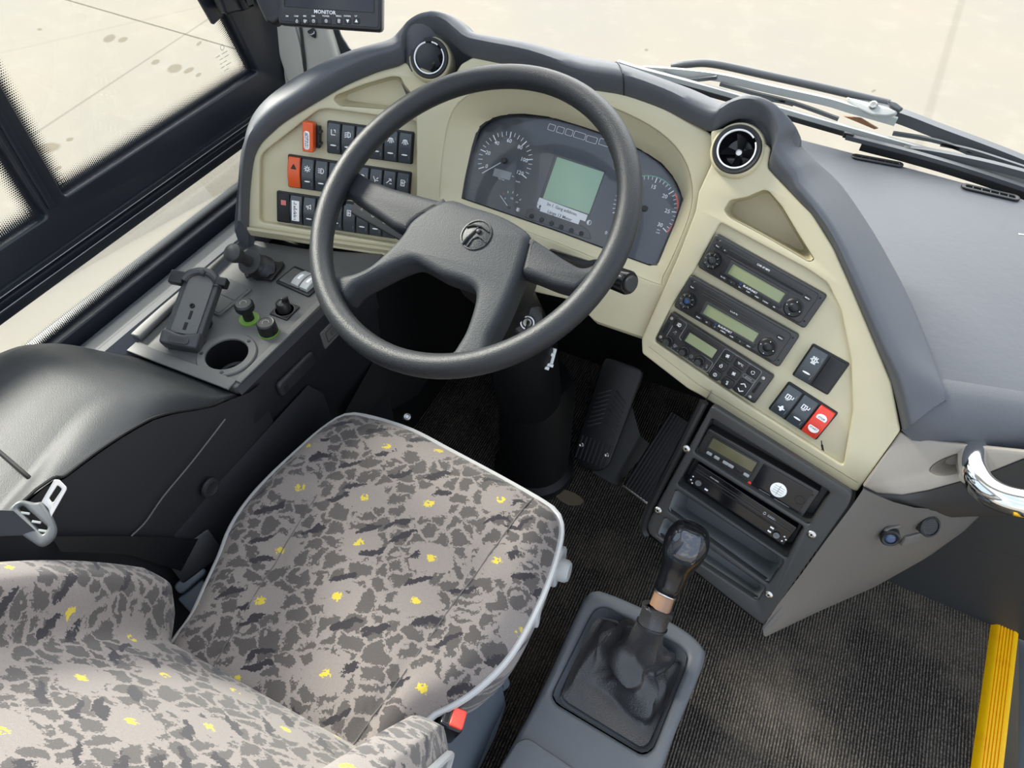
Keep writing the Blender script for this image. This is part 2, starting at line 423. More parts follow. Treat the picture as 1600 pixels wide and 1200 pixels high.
# ================================================================== SETTING
gr = B(); gr.grid([[V((-60, -40, GZ)), V((60, -40, GZ))], [V((-60, 90, GZ)), V((60, 90, GZ))]])
struct(gr.obj('ground', GROUND))
XW = -1.04
fl = B()
fl.box(1.76, 2.55, .03, x=(XW+.02+.67)/2-.02, y=.215, z=-.03)
struct(fl.obj('floor', CARPET))
FW = Fr((XW, 0, 0), (1, 0, 0), (0, 1, 0))         # side wall: u = forward, v = up
zr0 = FW.uv((0, 497))[1]; zb1 = FW.uv((370, 287))[1]
gy = [FW.uv(q) for q in ((96, 314), (390, 99), (350, 20), (72, 352), (0, 250), (0, 160))]
zg = (gy[0][1]+gy[1][1])/2
post_f = gy[0][0]; post_r = gy[3][0]; front_u = gy[1][0]
TOPZ = 1.86
lean = (gy[1][0]-gy[2][0])/(gy[2][1]-gy[1][1])      # windscreen pillar leans back
plean = (gy[0][0]-gy[5][0])/(gy[5][1]-gy[0][1])
prelean = (gy[3][0]-gy[4][0])/(gy[4][1]-gy[3][1])
hf = [(post_f, zg), (front_u, zg), (front_u-lean*.22, zg+.22), (front_u-lean*.22-.10, TOPZ), (post_f-plean*.3, TOPZ)]
hr = [(-.55, zg-.012), (post_r, zg-.012), (post_r-prelean*.3, TOPZ), (-.55, TOPZ)]
OUT = [(-.7, zr0), (front_u+.17, zr0), (front_u+.10, zg+.1), (front_u-.02, TOPZ+.08), (-.7, TOPZ+.08)]
b = B(FW); b.plate(OUT, [rp(hf, .006), rp(hr, .006)], .034, .004, -.017)
for dz, w in ((.020, .006), (.034, .004), (.047, .008)): b.box(1.75, w, .006, x=.28, y=zr0+dz, z=.017, bev=.0015)
b.box(.012, 1.0, .006, x=post_f-.028, y=zg+.5, z=.016, bev=.0015)
t1 = struct(b.obj('trim_1', TRIM))
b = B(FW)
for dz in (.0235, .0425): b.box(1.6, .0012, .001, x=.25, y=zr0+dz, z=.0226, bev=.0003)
b.obj('scuffed_highlight', GREYPR, t1)  # pale strips paint the highlight lines along the scuffed rail ridges
def pane(n, loop, inset=.03, edges=None):
    b = B(FW); b.plate(loop, (), .004, .0005, -.004); g = b.obj('window_%d' % n, GLASS); struct(g)
    f = B(FW); vs = []; uvm = {}
    k = len(loop); C2 = V((sum(p[0] for p in loop)/k, sum(p[1] for p in loop)/k))
    me = bpy.data.meshes.new('frit_band'); verts = []; faces = []; uvs = []
    for i in (edges if edges is not None else range(k)):
        a, c = V(loop[i]), V(loop[(i+1) % k]); d = (c-a).normalized(); nn = V((-d.y, d.x))
        if nn.dot(C2-a) < 0: nn = -nn
        q = [(a, 0, 0), (c, 0, (c-a).length), (c+nn*inset, inset, (c-a).length), (a+nn*inset, inset, 0)]
        bse = len(verts)
        for p, u, v in q: verts.append((p.x, p.y, .0012+.00015*i)); uvs.append((u, v))
        faces.append((bse, bse+1, bse+2, bse+3))
    me.from_pydata(verts, [], faces); l = me.uv_layers.new(name='UVMap')
    for lp in me.loops: l.data[lp.index].uv = uvs[lp.vertex_index]
    me.materials.append(FRIT); o = bpy.data.objects.new('frit_band', me); COL.objects.link(o)
    o.parent = g; o.matrix_parent_inverse = WM[g.name].inverted(); o.matrix_basis = FW.M
    return g
pane(1, hf); pane(2, hr)
lowz = zb1-.018
pane(3, [(-.3, lowz), (front_u+.12, lowz), (front_u+.12, zr0), (-.3, zr0)], .026, (0,))
b = B(FW); b.plate([(-.7, -.9), (front_u+.3, -.9), (front_u+.3, lowz), (-.7, lowz)], (), .05, .004, -.03)
struct(b.obj('wall_left', TRIM))
b = B(FW); b.plate([(-1.6, TOPZ+.06), (front_u-.02, TOPZ+.06), (front_u-.05, 2.25), (-1.6, 2.25)], (), .05, .004, -.03)
b.plate([(-.85, -.9), (-.69, -.9), (-.69, 2.1), (-.85, 2.1)], (), .05, .004, -.03)
b.plate([(-1.6, -.9), (-.8, -.9), (-.8, .8), (-1.6, .8)], (), .05, .004, -.03)
struct(b.obj('wall_left_rear', PILLARM))
# roof, rear bulkhead
b = B(); b.box(2.5, .40, .04, x=.19, y=.90, z=2.2, bev=.01); struct(b.obj('ceiling', plastic('ceiling_panel', (230, 231, 232), .8)))
# fire wall under the windscreen
b = B(); b.box(1.72, .03, .94, x=-.19, y=1.345, z=-.3, bev=.004); b.box(.30, .50, .60, x=-.87, y=1.08, z=0, bev=.004); struct(b.obj('wall_front', VOID))  # second box is hidden, added to stop sun reaching the footwell
# etched stamp in the lower front corner of the front pane
FST = FW.up(.0004); su = FST.uv((348, 90)); b = B(FST)
b.rib(circ(.0045, su[0]+.006, su[1]+.016, 12), .0008, 0, True)
for i, (l_, o_) in enumerate(((.030, 0), (.024, .004), (.018, -.002), (.026, .002), (.012, 0))): b.rib([(su[0]-l_/2+o_, su[1]+.006-i*.007), (su[0]-l_/6+o_, su[1]+.006-i*.007)], .0009, 0); b.rib([(su[0]+o_, su[1]+.006-i*.007), (su[0]+l_/2+o_, su[1]+.006-i*.007)], .0009, 0)
b.obj('etched_stamp', GREYPR, bpy.data.objects['window_1'])
# windscreen: curved glass bulging forward
def ws(x, z): return V((x, 1.475-.42*abs(x*.93)**2.6-(z-.7)*.10, z))
b = B(); xs = [-1.0+2.3*i/40 for i in range(41)]
b.grid([[ws(x, z) for x in xs] for z in (.60, .9, 1.3, 1.7, 2.2)]); struct(b.obj('window_4', GLASS))
# windscreen pillar with its light trim and cable
FP = Fr((-.985, 1.10, .85), (.42, -.85, .2), (.9, .42, 0))
b = B(FP); b.plate(rp(FP.uvs([(383, -45), (505, -45), (512, 45), (527, 92), (545, 150), (455, 165), (440, 122), (405, 20)]), .01), (), .05, .008, -.05)
pil = struct(b.obj('trim_2', PILLARM))
b = B(FP); b.plate(rp(FP.uvs([(420, -45), (438, -45), (470, 70), (478, 125), (452, 130), (436, 80)]), .006), (), .008, .003, 0)
b.obj('raised_ridge', PILLARM, pil)
FPB = FP.up(-.03)
b = B(FPB); b.plate(smooth(FPB.uvs([(495, -45), (520, -45), (522, 10), (528, 48), (538, 68), (552, 82), (600, 95), (530, 120), (515, 60)]), 60), (), .01, .002, -.02)
struct(b.obj('trim_3', TRIM))
b = B(); b.tube(smooth([FP.up(.004).p(q) for q in ((466, 25), (470, 45), (473, 70), (476, 95), (478, 130))], 30, False), .0028, 8)
tag(b.obj('monitor_cable', BLACK), 'thin black cable running down the pale windscreen pillar below the monitor', 'cable')
F2 = FP.up(.001); f, w, h = F2.dev((484, 46), (493, 44), (494, 54), (486, 62))
b = B(f); b.plate(rp([(-w*.6, h*.6), (w*.6, h*.6), (w*.6, -h*.1), (0, -h*.8), (-w*.4, -h*.3)], .002), (), .006, .002)
t = tag(b.obj('pillar_clip', BLACK), 'small black clip with white mark on the pale windscreen pillar', 'clip')
b = B(f); b.rib([(-1, .3), (-.4, -.3), (0, .1), (.5, -.3), (1, .3)], .0012, .0062, k=.005); b.obj('white_mark', WHITE, t)
# catch on the front edge of the sliding pane
FC2 = FW.up(.02)
b = B(FC2); b.plate(rp(FC2.uvs([(318, -30), (352, -30), (372, 14), (341, 20)]), .004), (), .02, .004); 
cat = tag(b.obj('window_catch', TRIM), 'dark grey latch at the upper front corner of the driver side window', 'latch')
b = B(FC2); b.plate(rp(FC2.uvs([(352, -20), (372, -20), (380, 6), (366, 12)]), .003), (), .03, .006); b.obj('latch_grip', DARKG, cat)
b = B(FW); b.plate(rp(FW.uvs([(290, -30), (345, -30), (352, 16), (329, 38)]), .003), (), .006, .001, .001); b.obj('mounting_plate', TRIM, cat)

# step edge, stairwell and front bulkhead on the right
p0, p1 = Zp(1557, 957, .012), Zp(1525, 1190, .012)
d = (p1-p0).normalized(); L = 1.1
FY = Fr((p0.x, p0.y, 0), (0, 0, 1), (d.x, d.y, 0))
b = B(FY)
prof = [(-.004, 0), (0, .004), (.008, .010), (.014, .0115)]
for i in range(5): c = .019+i*.0085; prof += [(c-.0035, .0115), (c-.0027, .008), (c-.0010, .008), (c-.0002, .0115)]
prof += [(.060, .0115), (.068, .008), (.071, 0), (.071, -.03), (.0, -.03)]
# local v points away from the stairs, so mirror
prof = [(v*.69, z) for v, z in prof]
b.grid([[V((u, v, z)) for v, z in prof] for u in (-.002, .0, L)], cap0=True, cap1=True)
no = tag(b.obj('step_nosing', YELLOW), 'bright yellow grooved step edge strip at the right border of the carpet', 'step edge')
b = B(); b.box(.9, 1.9, .04, x=1.20, y=.3, z=-.24); struct(b.obj('floor_stairwell', STUD))
b = B(); b.box(.02, 1.9, .22, x=.735, y=.1, z=-.24); struct(b.obj('trim_4', GREYP))
b = B(); b.box(.12, .5, .05, x=.84, y=1.12, z=-.09, bev=.015); b.box(.25, .3, .03, x=.86, y=.98, z=-.16, bev=.01); struct(b.obj('trim_5', GREYP))
FB = Fr((.56, .988, 0), (-.05, -1, .12), (1, .06, 0))
b = B(FB); b.plate([(-.45, -.01), (.13, -.01), (.8, -.01), (.8, .62), (-.45, .62)], (), .02, .004, -.02)
for q in (((1530, 848), (1545, 850)), ((1520, 858), (1558, 872)), ((1563, 861), (1600, 874)), ((1475, 895), (1480, 897)), ((1515, 902), (1530, 907)), ((1505, 915), (1515, 917))): b.rib(FB.uvs(q), .0011, .0002)
struct(b.obj('wall_front_right', DARKG))

# ------------------------------------------------------------------ light
w = bpy.data.worlds.new('sky'); SC.world = w; w.use_nodes = True; wt = w.node_tree; bg = wt.nodes['Background']
tc = wt.nodes.new('ShaderNodeTexCoord'); nz = wt.nodes.new('ShaderNodeTexNoise'); nz.inputs['Scale'].default_value = 3.2; nz.inputs['Detail'].default_value = 3; nz.inputs['Roughness'].default_value = .55
mp = wt.nodes.new('ShaderNodeMapping'); mp.inputs['Scale'].default_value = (1, 1, 1.6); wt.links.new(tc.outputs['Generated'], mp.inputs[0]); wt.links.new(mp.outputs[0], nz.inputs['Vector'])
rm = wt.nodes.new('ShaderNodeValToRGB'); e = rm.color_ramp.elements; e[0].position, e[1].position = .48, .66
e[0].color = (.66, .79, 1.0, 1); e[1].color = (1.4, 1.37, 1.33, 1); wt.links.new(nz.outputs['Fac'], rm.inputs[0]); 
dt = wt.nodes.new('ShaderNodeVectorMath'); dt.operation = 'DOT_PRODUCT'; wt.links.new(tc.outputs['Generated'], dt.inputs[0]); dt.inputs[1].default_value = V((-.25, .80, .52)).normalized()
def wm(op, a, v):
    m = wt.nodes.new('ShaderNodeMath'); m.operation = op; wt.links.new(a, m.inputs[0]); m.inputs[1].default_value = v; return m.outputs[0]
gl_ = wm('MULTIPLY', wm('POWER', wm('MAXIMUM', dt.outputs['Value'], 0), 7), 4.8)      # glow added to the sky ahead, brightens backrest, hood and shelf
cb = wt.nodes.new('ShaderNodeCombineXYZ')
for i_, s_ in enumerate((1, .97, .92)): wt.links.new(wm('MULTIPLY', gl_, s_), cb.inputs[i_])
ad = wt.nodes.new('ShaderNodeVectorMath'); ad.operation = 'ADD'; wt.links.new(rm.outputs[0], ad.inputs[0]); wt.links.new(cb.outputs[0], ad.inputs[1]); wt.links.new(ad.outputs[0], bg.inputs[0]); bg.inputs[1].default_value = .95
sn = bpy.data.lights.new('sun', 'SUN'); sn.energy = 5.8; sn.angle = math.radians(14); sn.color = (1, .95, .87)
so = bpy.data.objects.new('sun', sn); COL.objects.link(so); so.rotation_euler = V((-.80, .15, .57)).to_track_quat('Z', 'Y').to_euler()
SC.view_settings.view_transform = 'Standard'; SC.view_settings.look = 'None'; SC.view_settings.gamma = 1; SC.view_settings.exposure = .74
# ================================================================== DASHBOARD
dash = thing('dashboard', 'cream dashboard with a dark padded hood sweeping around the steering wheel', 'dashboard', V((-.35, 1.0, .6)))
def sink(fr, outer, inner, depth, name, mat, parent, n=64, cap=True, lip=.0):
    """a pocket: walls from an outer loop on fr down to an inner loop `depth` below it"""
    o = resample([V((*p, 0)) for p in outer], n); i = resample([V((*p, -depth)) for p in inner], n)
    b = B(fr); mid = [a.lerp(c, .5)+V((0, 0, depth*.06)) for a, c in zip(o, i)]
    b.grid([o, [a.lerp(c, .15)-V((0, 0, depth*.08)) for a, c in zip(o, i)], [a.lerp(c, .85)-V((0, 0, depth*.02)) for a, c in zip(o, i)], i], cu=True)
    if cap: b.bm.faces.new([b.bm.verts.new(v) for v in i])
    return b.obj(name, mat, parent)
# left wing
LW = [(386, 364), (388, 300), (395, 247), (408, 222), (440, 193), (480, 167), (540, 132), (590, 110), (632, 98), (655, 105), (700, 125), (696, 165), (690, 300), (655, 330), (655, 408), (520, 388)]
LREC = [(405, 347), (406, 246), (414, 236), (497, 172), (510, 170), (649, 189), (655, 200), (647, 375), (640, 386)]
LPOC = [(522, 157), (524, 150), (570, 132), (612, 120), (625, 121), (632, 135), (655, 160), (655, 177), (600, 170), (532, 165)]
LPIN = [(540, 152), (545, 147), (580, 134), (618, 124), (628, 130), (634, 140), (652, 160), (652, 170), (600, 164), (545, 157)]
lw = FL.uvs(LW); lrec = rp(FL.uvs(LREC), .008); lpoc = rp(FL.uvs(LPOC), .004)
b = B(FL); b.plate(rp(lw, .004), [lrec, lpoc], .016, .003, -.016); b.obj('switch_fascia', CREAM, dash)
b = B(FL); b.plate(rp(FL.uvs([(400, 350), (402, 240), (495, 165), (660, 185), (650, 392)]), .004), (), .004, .001, -.018); b.obj('switch_recess', CREAM, dash)
sink(FL, lpoc, rp(FL.up(-.034).uvs(LPIN), .003), .034, 'pocket', CREAM, dash)
# bottom lip of the left wing
b = B(); A = [FL.up(-.002).p(q) for q in ((388, 352), (520, 372), (660, 392))]; 
b.grid([[p+FL.n*.010 for p in A], [p+FL.n*.012-V((0, 0, .006)) for p in A], [p+FL.n*.004-V((0, 0, .022)) for p in A], [p-FL.n*.03-V((0, 0, .03)) for p in A], [p-FL.n*.05 for p in A]]); b.obj('bottom_lip', CREAM, dash)
# right wing
RW = [(1005, 551), (1004, 528), (1032, 466), (1062, 398), (1088, 330), (1093, 300), (1113, 256), (1112, 205), (1160, 195), (1205, 232), (1200, 262), (1224, 288), (1254, 319), (1269, 333), (1303, 388), (1333, 455), (1368, 538), (1393, 598), (1407, 671), (1340, 766), (1332, 764), (1200, 682), (1095, 616), (1076, 606)]
RREC = [(1126, 347), (1200, 387), (1262, 420), (1294, 442), (1315, 485), (1330, 560), (1333, 640), (1318, 726), (1180, 638), (1024, 532), (1050, 478), (1094, 408)]
RPOC = [(1133, 328), (1142, 313), (1169, 308), (1194, 297), (1202, 299), (1222, 322), (1246, 362), (1273, 405), (1265, 408), (1200, 370), (1140, 338)]
RPIN = [(1143, 330), (1150, 316), (1172, 311), (1194, 301), (1202, 303), (1220, 327), (1242, 364), (1258, 389), (1250, 391), (1196, 364), (1150, 338)]
rrec = rp(FR.uvs(RREC), .006); rpoc = rp(FR.uvs(RPOC), .004)
b = B(FR); b.plate(rp(FR.uvs(RW), .004), [rrec, rpoc, circ(.036, *FR.uv((1153, 236)), 32)], .014, .003, -.014+.006); b.obj('radio_fascia', CREAM, dash)
b = B(FR); b.plate(rp(FR.uvs([(1120, 340), (1280, 415), (1310, 440), (1345, 560), (1350, 660), (1332, 745), (1010, 540)]), .004), (), .006, .001, -.010); rb = b.obj('radio_recess', CREAM, dash)
sink(FR.up(.006), rpoc, rp(FR.up(-.060).uvs(RPIN), .003), .066, 'pocket', CREAM, dash)
b = B(FR); b.rib(FR.uvs([(1283, 690), (1284, 700), (1286, 712), (1284, 720)]), .0014, -.0039); b.rib(FR.uvs([(1284, 697), (1286, 708)]), .003, -.0038); b.obj('crack', BLACK, dash)
A = [FR.up(.004).p(q) for q in ((1013, 545), (1090, 604), (1200, 672), (1338, 757))]
b = B(); b.grid([[p+V((0, 0, .006)) for p in A], A, [p-V((0, 0, .014))-FR.n*.004 for p in A], [p-V((0, 0, .02))-FR.n*.03 for p in A], [p-FR.n*.05-V((0, 0, .01)) for p in A]]); b.obj('bottom_lip', CREAM, dash)
# centre: surround of the instrument cluster
OPEN = [(700, 316), (690, 290), (694, 235), (704, 185), (722, 157), (750, 143), (790, 137), (850, 142), (920, 156), (980, 178), (1030, 206), (1064, 240), (1080, 280), (1080, 325), (1058, 385), (1034, 434), (1020, 440), (870, 378)]
CIN = [(722, 310), (728, 275), (738, 230), (747, 200), (765, 186), (790, 179), (820, 178), (860, 183), (910, 198), (960, 215), (1005, 236), (1035, 256), (1055, 280), (1068, 310), (1055, 348), (1026, 416), (1018, 416), (870, 361)]
CW = [(660, 150), (700, 135), (722, 100), (740, 90), (800, 98), (907, 135), (975, 147), (1037, 169), (1105, 205), (1118, 215), (1113, 256), (1096, 300), (1092, 335), (1068, 405), (1040, 468), (1013, 530), (1008, 528), (934, 503), (926, 498), (900, 470), (640, 412), (652, 300), (652, 160)]
op = [(p.x, p.y) for p in resample([V((*p, 0)) for p in smooth([V((*u, 0)) for u in FC.uvs(OPEN)], 90)] and [V((u.x, u.y, 0)) for u in smooth([V((*u, 0)) for u in FC.uvs(OPEN)], 90)], 72)]
b = B(FC); b.plate(rp(FC.uvs(CW), .004), [op], .012, .003, -.012+.004); b.obj('cluster_surround', CREAM, dash)
# the cluster leans back more than its surround
cb0, cb1 = FC.p((722, 312)), FC.p((1026, 418))
ang = .24
nk = Matrix.Rotation(-ang, 3, (cb1-cb0).normalized()) @ FC.n
if nk.z < FC.n.z: nk = Matrix.Rotation(ang, 3, (cb1-cb0).normalized()) @ FC.n
FK = Fr((cb0+cb1)/2-FC.n*.008, nk, cb1-cb0)
cin = [V((*u, 0)) for u in FK.uvs(CIN)]
NL = 72
o3 = [FC.M @ V((p[0], p[1], .003)) for p in op]
i3 = resample([FK.M @ V((u.x, u.y, 0)) for u in cin], NL)
k0 = min(range(NL), key=lambda j: (o3[j]-FC.p((700, 316))).length); o3 = o3[k0:]+o3[:k0]
k0 = min(range(NL), key=lambda j: (i3[j]-FK.p((722, 310))).length); i3 = i3[k0:]+i3[:k0]
b = B(); b.grid([o3, [a.lerp(c, .12)-FC.n*.001 for a, c in zip(o3, i3)], [a.lerp(c, .5) for a, c in zip(o3, i3)], i3, [p-FK.n*.01 for p in i3]], cu=True); b.obj('binnacle', CREAM, dash)
# lower centre fascia
A = [FC.p(q) for q in ((926, 496), (934, 503), (1008, 528), (1020, 535))]
b = B(); b.grid([[p+V((0, 0, .004)) for p in A], [p-V((0, 0, .006))-FC.n*.003 for p in A], [p-V((0, 0, .012))-FC.n*.02 for p in A], [p-FC.n*.08 for p in A]]); b.obj('bottom_lip', CREAM, dash)

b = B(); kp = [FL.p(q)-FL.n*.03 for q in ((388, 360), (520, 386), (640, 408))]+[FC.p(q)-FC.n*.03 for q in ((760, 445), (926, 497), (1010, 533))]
b.grid([kp, [V((p.x, 1.34, .50)) for p in kp]]); b.obj('footwell_light_block', VOID, dash)  # unseen sheet added under the dash to keep light out of the footwell
# hood: loft from the inner (cream) edge to the outer silhouette
HI = [(388, 362, 'L'), (390, 300, 'L'), (397, 246, 'L'), (410, 222, 'L'), (440, 194, 'L'), (480, 169, 'L'), (540, 134, 'L'), (590, 113, 'L'), (628, 101, 'L'), (634, 84, 'L'), (643, 65, 'L'), (660, 54, 'L'), (680, 53, 'L'), (700, 60, 'L'), (716, 74, 'C'), (726, 91, 'C'), (760, 95, 'C'), (830, 110, 'C'), (907, 137, 'C'), (975, 149, 'C'), (1037, 171, 'C'), (1090, 198, 'C'), (1112, 211, 'R'),
      (1120, 201, 'R'), (1136, 191, 'R'), (1157, 185, 'R'), (1180, 189, 'R'), (1198, 206, 'R'), (1206, 235, 'R'), (1201, 263, 'R'), (1224, 289, 'R'), (1253, 320, 'R'), (1275, 345, 'R'), (1303, 390, 'R'), (1333, 457, 'R'), (1368, 540, 'R'), (1393, 600, 'R'), (1410, 673, 'R')]
HO = [(371, 352), (374, 295), (380, 235), (390, 190), (412, 158), (450, 128), (495, 102), (545, 80), (603, 64), (622, 52), (637, 41), (660, 28), (687, 24), (714, 30), (733, 42), (747, 56), (775, 60), (835, 70), (905, 87), (960, 98), (1025, 120), (1080, 139), (1128, 160),
      (1142, 160), (1158, 156), (1178, 155), (1206, 165), (1230, 182), (1246, 203), (1251, 226), (1275, 252), (1310, 284), (1340, 325), (1375, 380), (1418, 460), (1452, 540), (1474, 600), (1478, 625)]
HZ = {29: .02, 30: 0.0, 31: -.03, 32: -.05, 33: -.06, 34: -.055, 35: -.025, 36: .01, 37: .02}
rows = []
FRM = {'L': FL, 'C': FC, 'R': FR}
def lift3(i): return .006
P0 = []; PO = []
for k, (x, y, f) in enumerate(HI):
    P0.append(FRM[f].up(.004).p((x, y)))
P0s = P0[:]
for k in range(1, len(P0)-1): P0s[k] = (P0[k-1]+P0[k]*2+P0[k+1])/4 if k in (13, 14, 15, 21, 22) else P0[k]
for k, (x, y) in enumerate(HO):
    z = P0s[k].z + (.028 if k <= 28 else HZ.get(k, 0)); 
    if k <= 8: z = P0s[k].z + .012 + .002*k
    if k >= 32: z = max(.70, z)
    PO.append(Zp(x, y, z))
P0s = smooth(P0s, 37*4, False); PO = smooth(PO, 37*4, False)
for a, c in zip(P0s, PO):
    d = (c-a); nn = V((0, -.55, .83)); up = V((0, 0, 1))
    lipd = V((0, -.6, .6))
    nn = (FL.n if a.x < -.64 else FR.n if a.x > -.16 else FC.n); L = nn*.012+up*.024
    if a.x > -.02: L = nn*.018+up*.016
    r = [a-nn*.02, a, a+L*.35+d*.01, a+L*.72+d*.03, a+L*.95+d*.075, a+L*1.05+d*.14]
    e0 = a+L*1.05+d*.14
    for t in (.2, .4, .6, .78, .90): r.append(e0.lerp(c, t)+up*(.006*math.sin(PI*t)))
    r.append(c); r.append(c+d.normalized()*.012-up*.02)
    w_ = max(0, min(1, (c.x+.86)/.12))*max(0, min(1, (.02-c.x)/.06)); r.append(c+d.normalized()*.014-up*.13); r.append((c+d.normalized()*.015-up*.14).lerp(V((c.x, 1.335, .64)), w_))  # hidden back sheet, added so no light leaks in behind the hood
    rows.append(r)
b = B(); b.grid(rows); b.obj('hood', HOODM, dash, sharp=60)
# end cap on the left foot of the hood
b = B(); b.bm.faces.new([b.bm.verts.new(p) for p in rows[0]]); b.obj('hood_end', HOODM, dash)
# seam across the hood
sm = min(range(len(rows)), key=lambda i: (P0s[i]-FC.p((975, 149))).length)
b = B(); b.tube([p+V((0, -.0002, .0004)) for p in rows[sm][1:11]], .0012, 6); b.obj('hood_seam', BLACK, dash)

# big shelf to the right
SH = Fr((.3, 1.1, .70), (0, 0, 1))
edge = [SH.uv(q) for q in ((1200, 190), (1252, 217), (1340, 240), (1430, 264), (1515, 287), (1600, 311), (1690, 338))]
xr = edge[-1][0]+.35
poly = [(-.42, 1.30-1.1+.02), (edge[1][0]-.06, edge[1][1])]+edge[1:]+[(xr, edge[-1][1]-.06)]
fl_ = SH.uvs([(1474, 606), (1500, 610), (1600, 626), (1700, 641)])
poly += [(xr, fl_[3][1]+.02), fl_[3], fl_[2], fl_[1], fl_[0], (-.06, -.235), (-.25, -.18), (-.42, -.15)]
poly = [p for p in poly]
b = B(SH); b.plate(poly, (), .03, .005, -.03); shelf = b.obj('shelf', SHELFM, dash)
A = [Zp(1462, 606, .703), Zp(1474, 607, .703), Zp(1500, 611, .703), Zp(1600, 627, .703), Zp(1700, 642, .703)]
Bq = [Zp(1408, 672, .648), Zp(1425, 688, .640), Zp(1470, 694, .640), Zp(1600, 709, .640), Zp(1700, 722, .640)]
b = B(); b.grid([[a+V((0, .02, 0)) for a in A], A]+[[a.lerp(c, t)+V((0, -.010*math.sin(PI*t), .012*math.sin(PI*t))) for a, c in zip(A, Bq)] for t in (.15, .35, .55, .75, .9)]+[Bq, [c+V((0, .03, -.004)) for c in Bq]])
b.obj('shelf_front', HOODM, dash, sharp=60)
# demister slots
for qs in (((1330, 241), (1408, 256), (1411, 263), (1333, 249)), ((1503, 287), (1591, 308), (1591, 316), (1503, 296))):
    f, w, h = SH.up(.0005).dev(*qs); w = w+.004; h = max(h, .018)
    b = B(f); b.plate(rr(w, h, h/2, seg=6), [rr(w-.016, h*.42, h*.2, seg=5)], .004, .0015); o = b.obj('demister_slot', BLACK, dash)
    b = B(f); b.plate(rr(w-.014, h*.46, h*.2), (), .001, .0002); b.obj('dark_gap', VOID, o)
    b = B(f)
    for i in range(5): b.box(.002, h*.42, .003, x=(i-2)*w*.15, z=.0005, bev=.0004)
    b.obj('bars', BLACK, o)
b = B(SH); b.rib(SH.uvs([(1592, 366), (1600, 367)]), .003, .0006); b.obj('scratch', WHITE, dash)

# air vents on stalked pods
def vent(q, f, rpx, label, gold, gap):
    c = f.p(q); F0 = Fr(c, (f.n+V((0, -.12, .35))).normalized(), f.ex)
    rim = rpx*(c-CP).length/FPX/ math.sqrt(1+((q[0]-800)**2+(q[1]-600)**2)/FPX**2)*1.0
    rim = (F0.p((q[0]+rpx, q[1]))-F0.p((q[0]-rpx, q[1]))).length/2
    t = thing('air_vent', label, 'air vent', F0, 'round air vents of the dashboard')
    b = B(F0); b.lathe([(rim*1.35, -.05), (rim*1.22, -.02), (rim*1.14, .004), (rim*1.10, .010), (rim*1.02, .012), (rim*1.0, .008)], 48, caps=False); b.obj('pod', CREAM, t, sharp=50)
    b = B(F0); b.lathe([(rim*1.02, .004), (rim*1.0, .014), (rim*.96, .017), (rim*.80, .015), (rim*.78, .010), (rim*.76, -.012)], 48, caps=False)
    for i in range(72):
        a = 2*PI*i/72
        for rr_ in (.84, .90, .955): b.disc(rim*.020, rim*rr_*math.cos(a+rr_*3), rim*rr_*math.sin(a+rr_*3), .0162, 5, .0012)
    b.obj('knurled_rim', DARKG, t)
    b = B(F0); n = 60
    for a0, a1 in gap:
        k = max(2, int((a1-a0)/6)); rows = []
        for i in range(k+1):
            a = math.radians(a0+(a1-a0)*i/k); rows.append([V((rim*r_*math.cos(a), rim*r_*math.sin(a), z)) for r_, z in ((.80, .0155), (.805, .0170), (.745, .0165), (.74, .013))])
        b.grid(rows)
    b.obj('silver_ring', WHITE, t)
    b = B(F0); b.lathe([(rim*.75, .012), (rim*.72, -.004), (rim*.55, -.016), (rim*.12, -.022), (0, -.022)], 40, caps=False); b.obj('dark_bowl', GLOSSB, t)
    b = B(F0); 
    for a in (20, 110, 200, 290):
        a = math.radians(a); d = V((math.cos(a), math.sin(a), 0)); e = V((-d.y, d.x, 0))
        b.grid([[d*rim*.1-e*.003-V((0, 0, .019)), d*rim*.7-e*rim*.25-V((0, 0, .012))], [d*rim*.1+e*.003-V((0, 0, .014)), d*rim*.7+e*rim*.2-V((0, 0, .002))]])
    b.obj('vanes', BLACK, t)
    b = B(F0); b.lathe([(rim*.17, -.021), (rim*.17, -.012), (rim*.13, -.010), (rim*.11, -.014), (0, -.014)], 20); b.obj('hub_pin', gold, t)
vent((673, 93), FL, 29, 'round cream air vent at the left, behind the top of the steering wheel rim', GOLD, ((110, 400), (420, 446)))
vent((1153, 236), FR, 38, 'round cream air vent at the right, above the three radio units', STEEL, ((100, 405), (420, 462)))
# ================================================================== INSTRUMENT CLUSTER
def c4(x, y): return (700+x/4.2105, 160+y/4.2105)
cl = thing('instrument_cluster', 'dark instrument cluster with speedometer, green display and rev counter behind the steering wheel', 'instrument cluster', FK)
cc = V((sum(p.x for p in cin)/len(cin), sum(p.y for p in cin)/len(cin), 0))
b = B(FK); b.plate(rp([((p.x-cc.x)*1.03+cc.x, (p.y-cc.y)*1.05+cc.y) for p in cin], .004), (), .004, .0005, -.012); b.obj('face', CLUSTER, cl)
FD = FK.up(-.0075)
def du(x, y): return V(FD.uv(c4(x, y)))
def polar(c, p): d = p-c; return d.length, math.atan2(d.y, d.x)
WPS = {n: B(FD) for n in ('speedometer_scale', 'fuel_scale', 'warning_boxes', 'rev_counter_scale', 'contrast_symbols')}; wp = WPS['speedometer_scale']; gp = B(FD); rpn = B(FD); rp2 = B(FD); tl = B(FD)
c0 = du(375, 385); R_, aE = polar(c0, du(550, 378)); a100 = aE
a0 = polar(c0, du(215, 432))[1]; a0 = a0 if a0 > 0 else a0+2*PI
a120 = polar(c0, du(515, 497))[1]
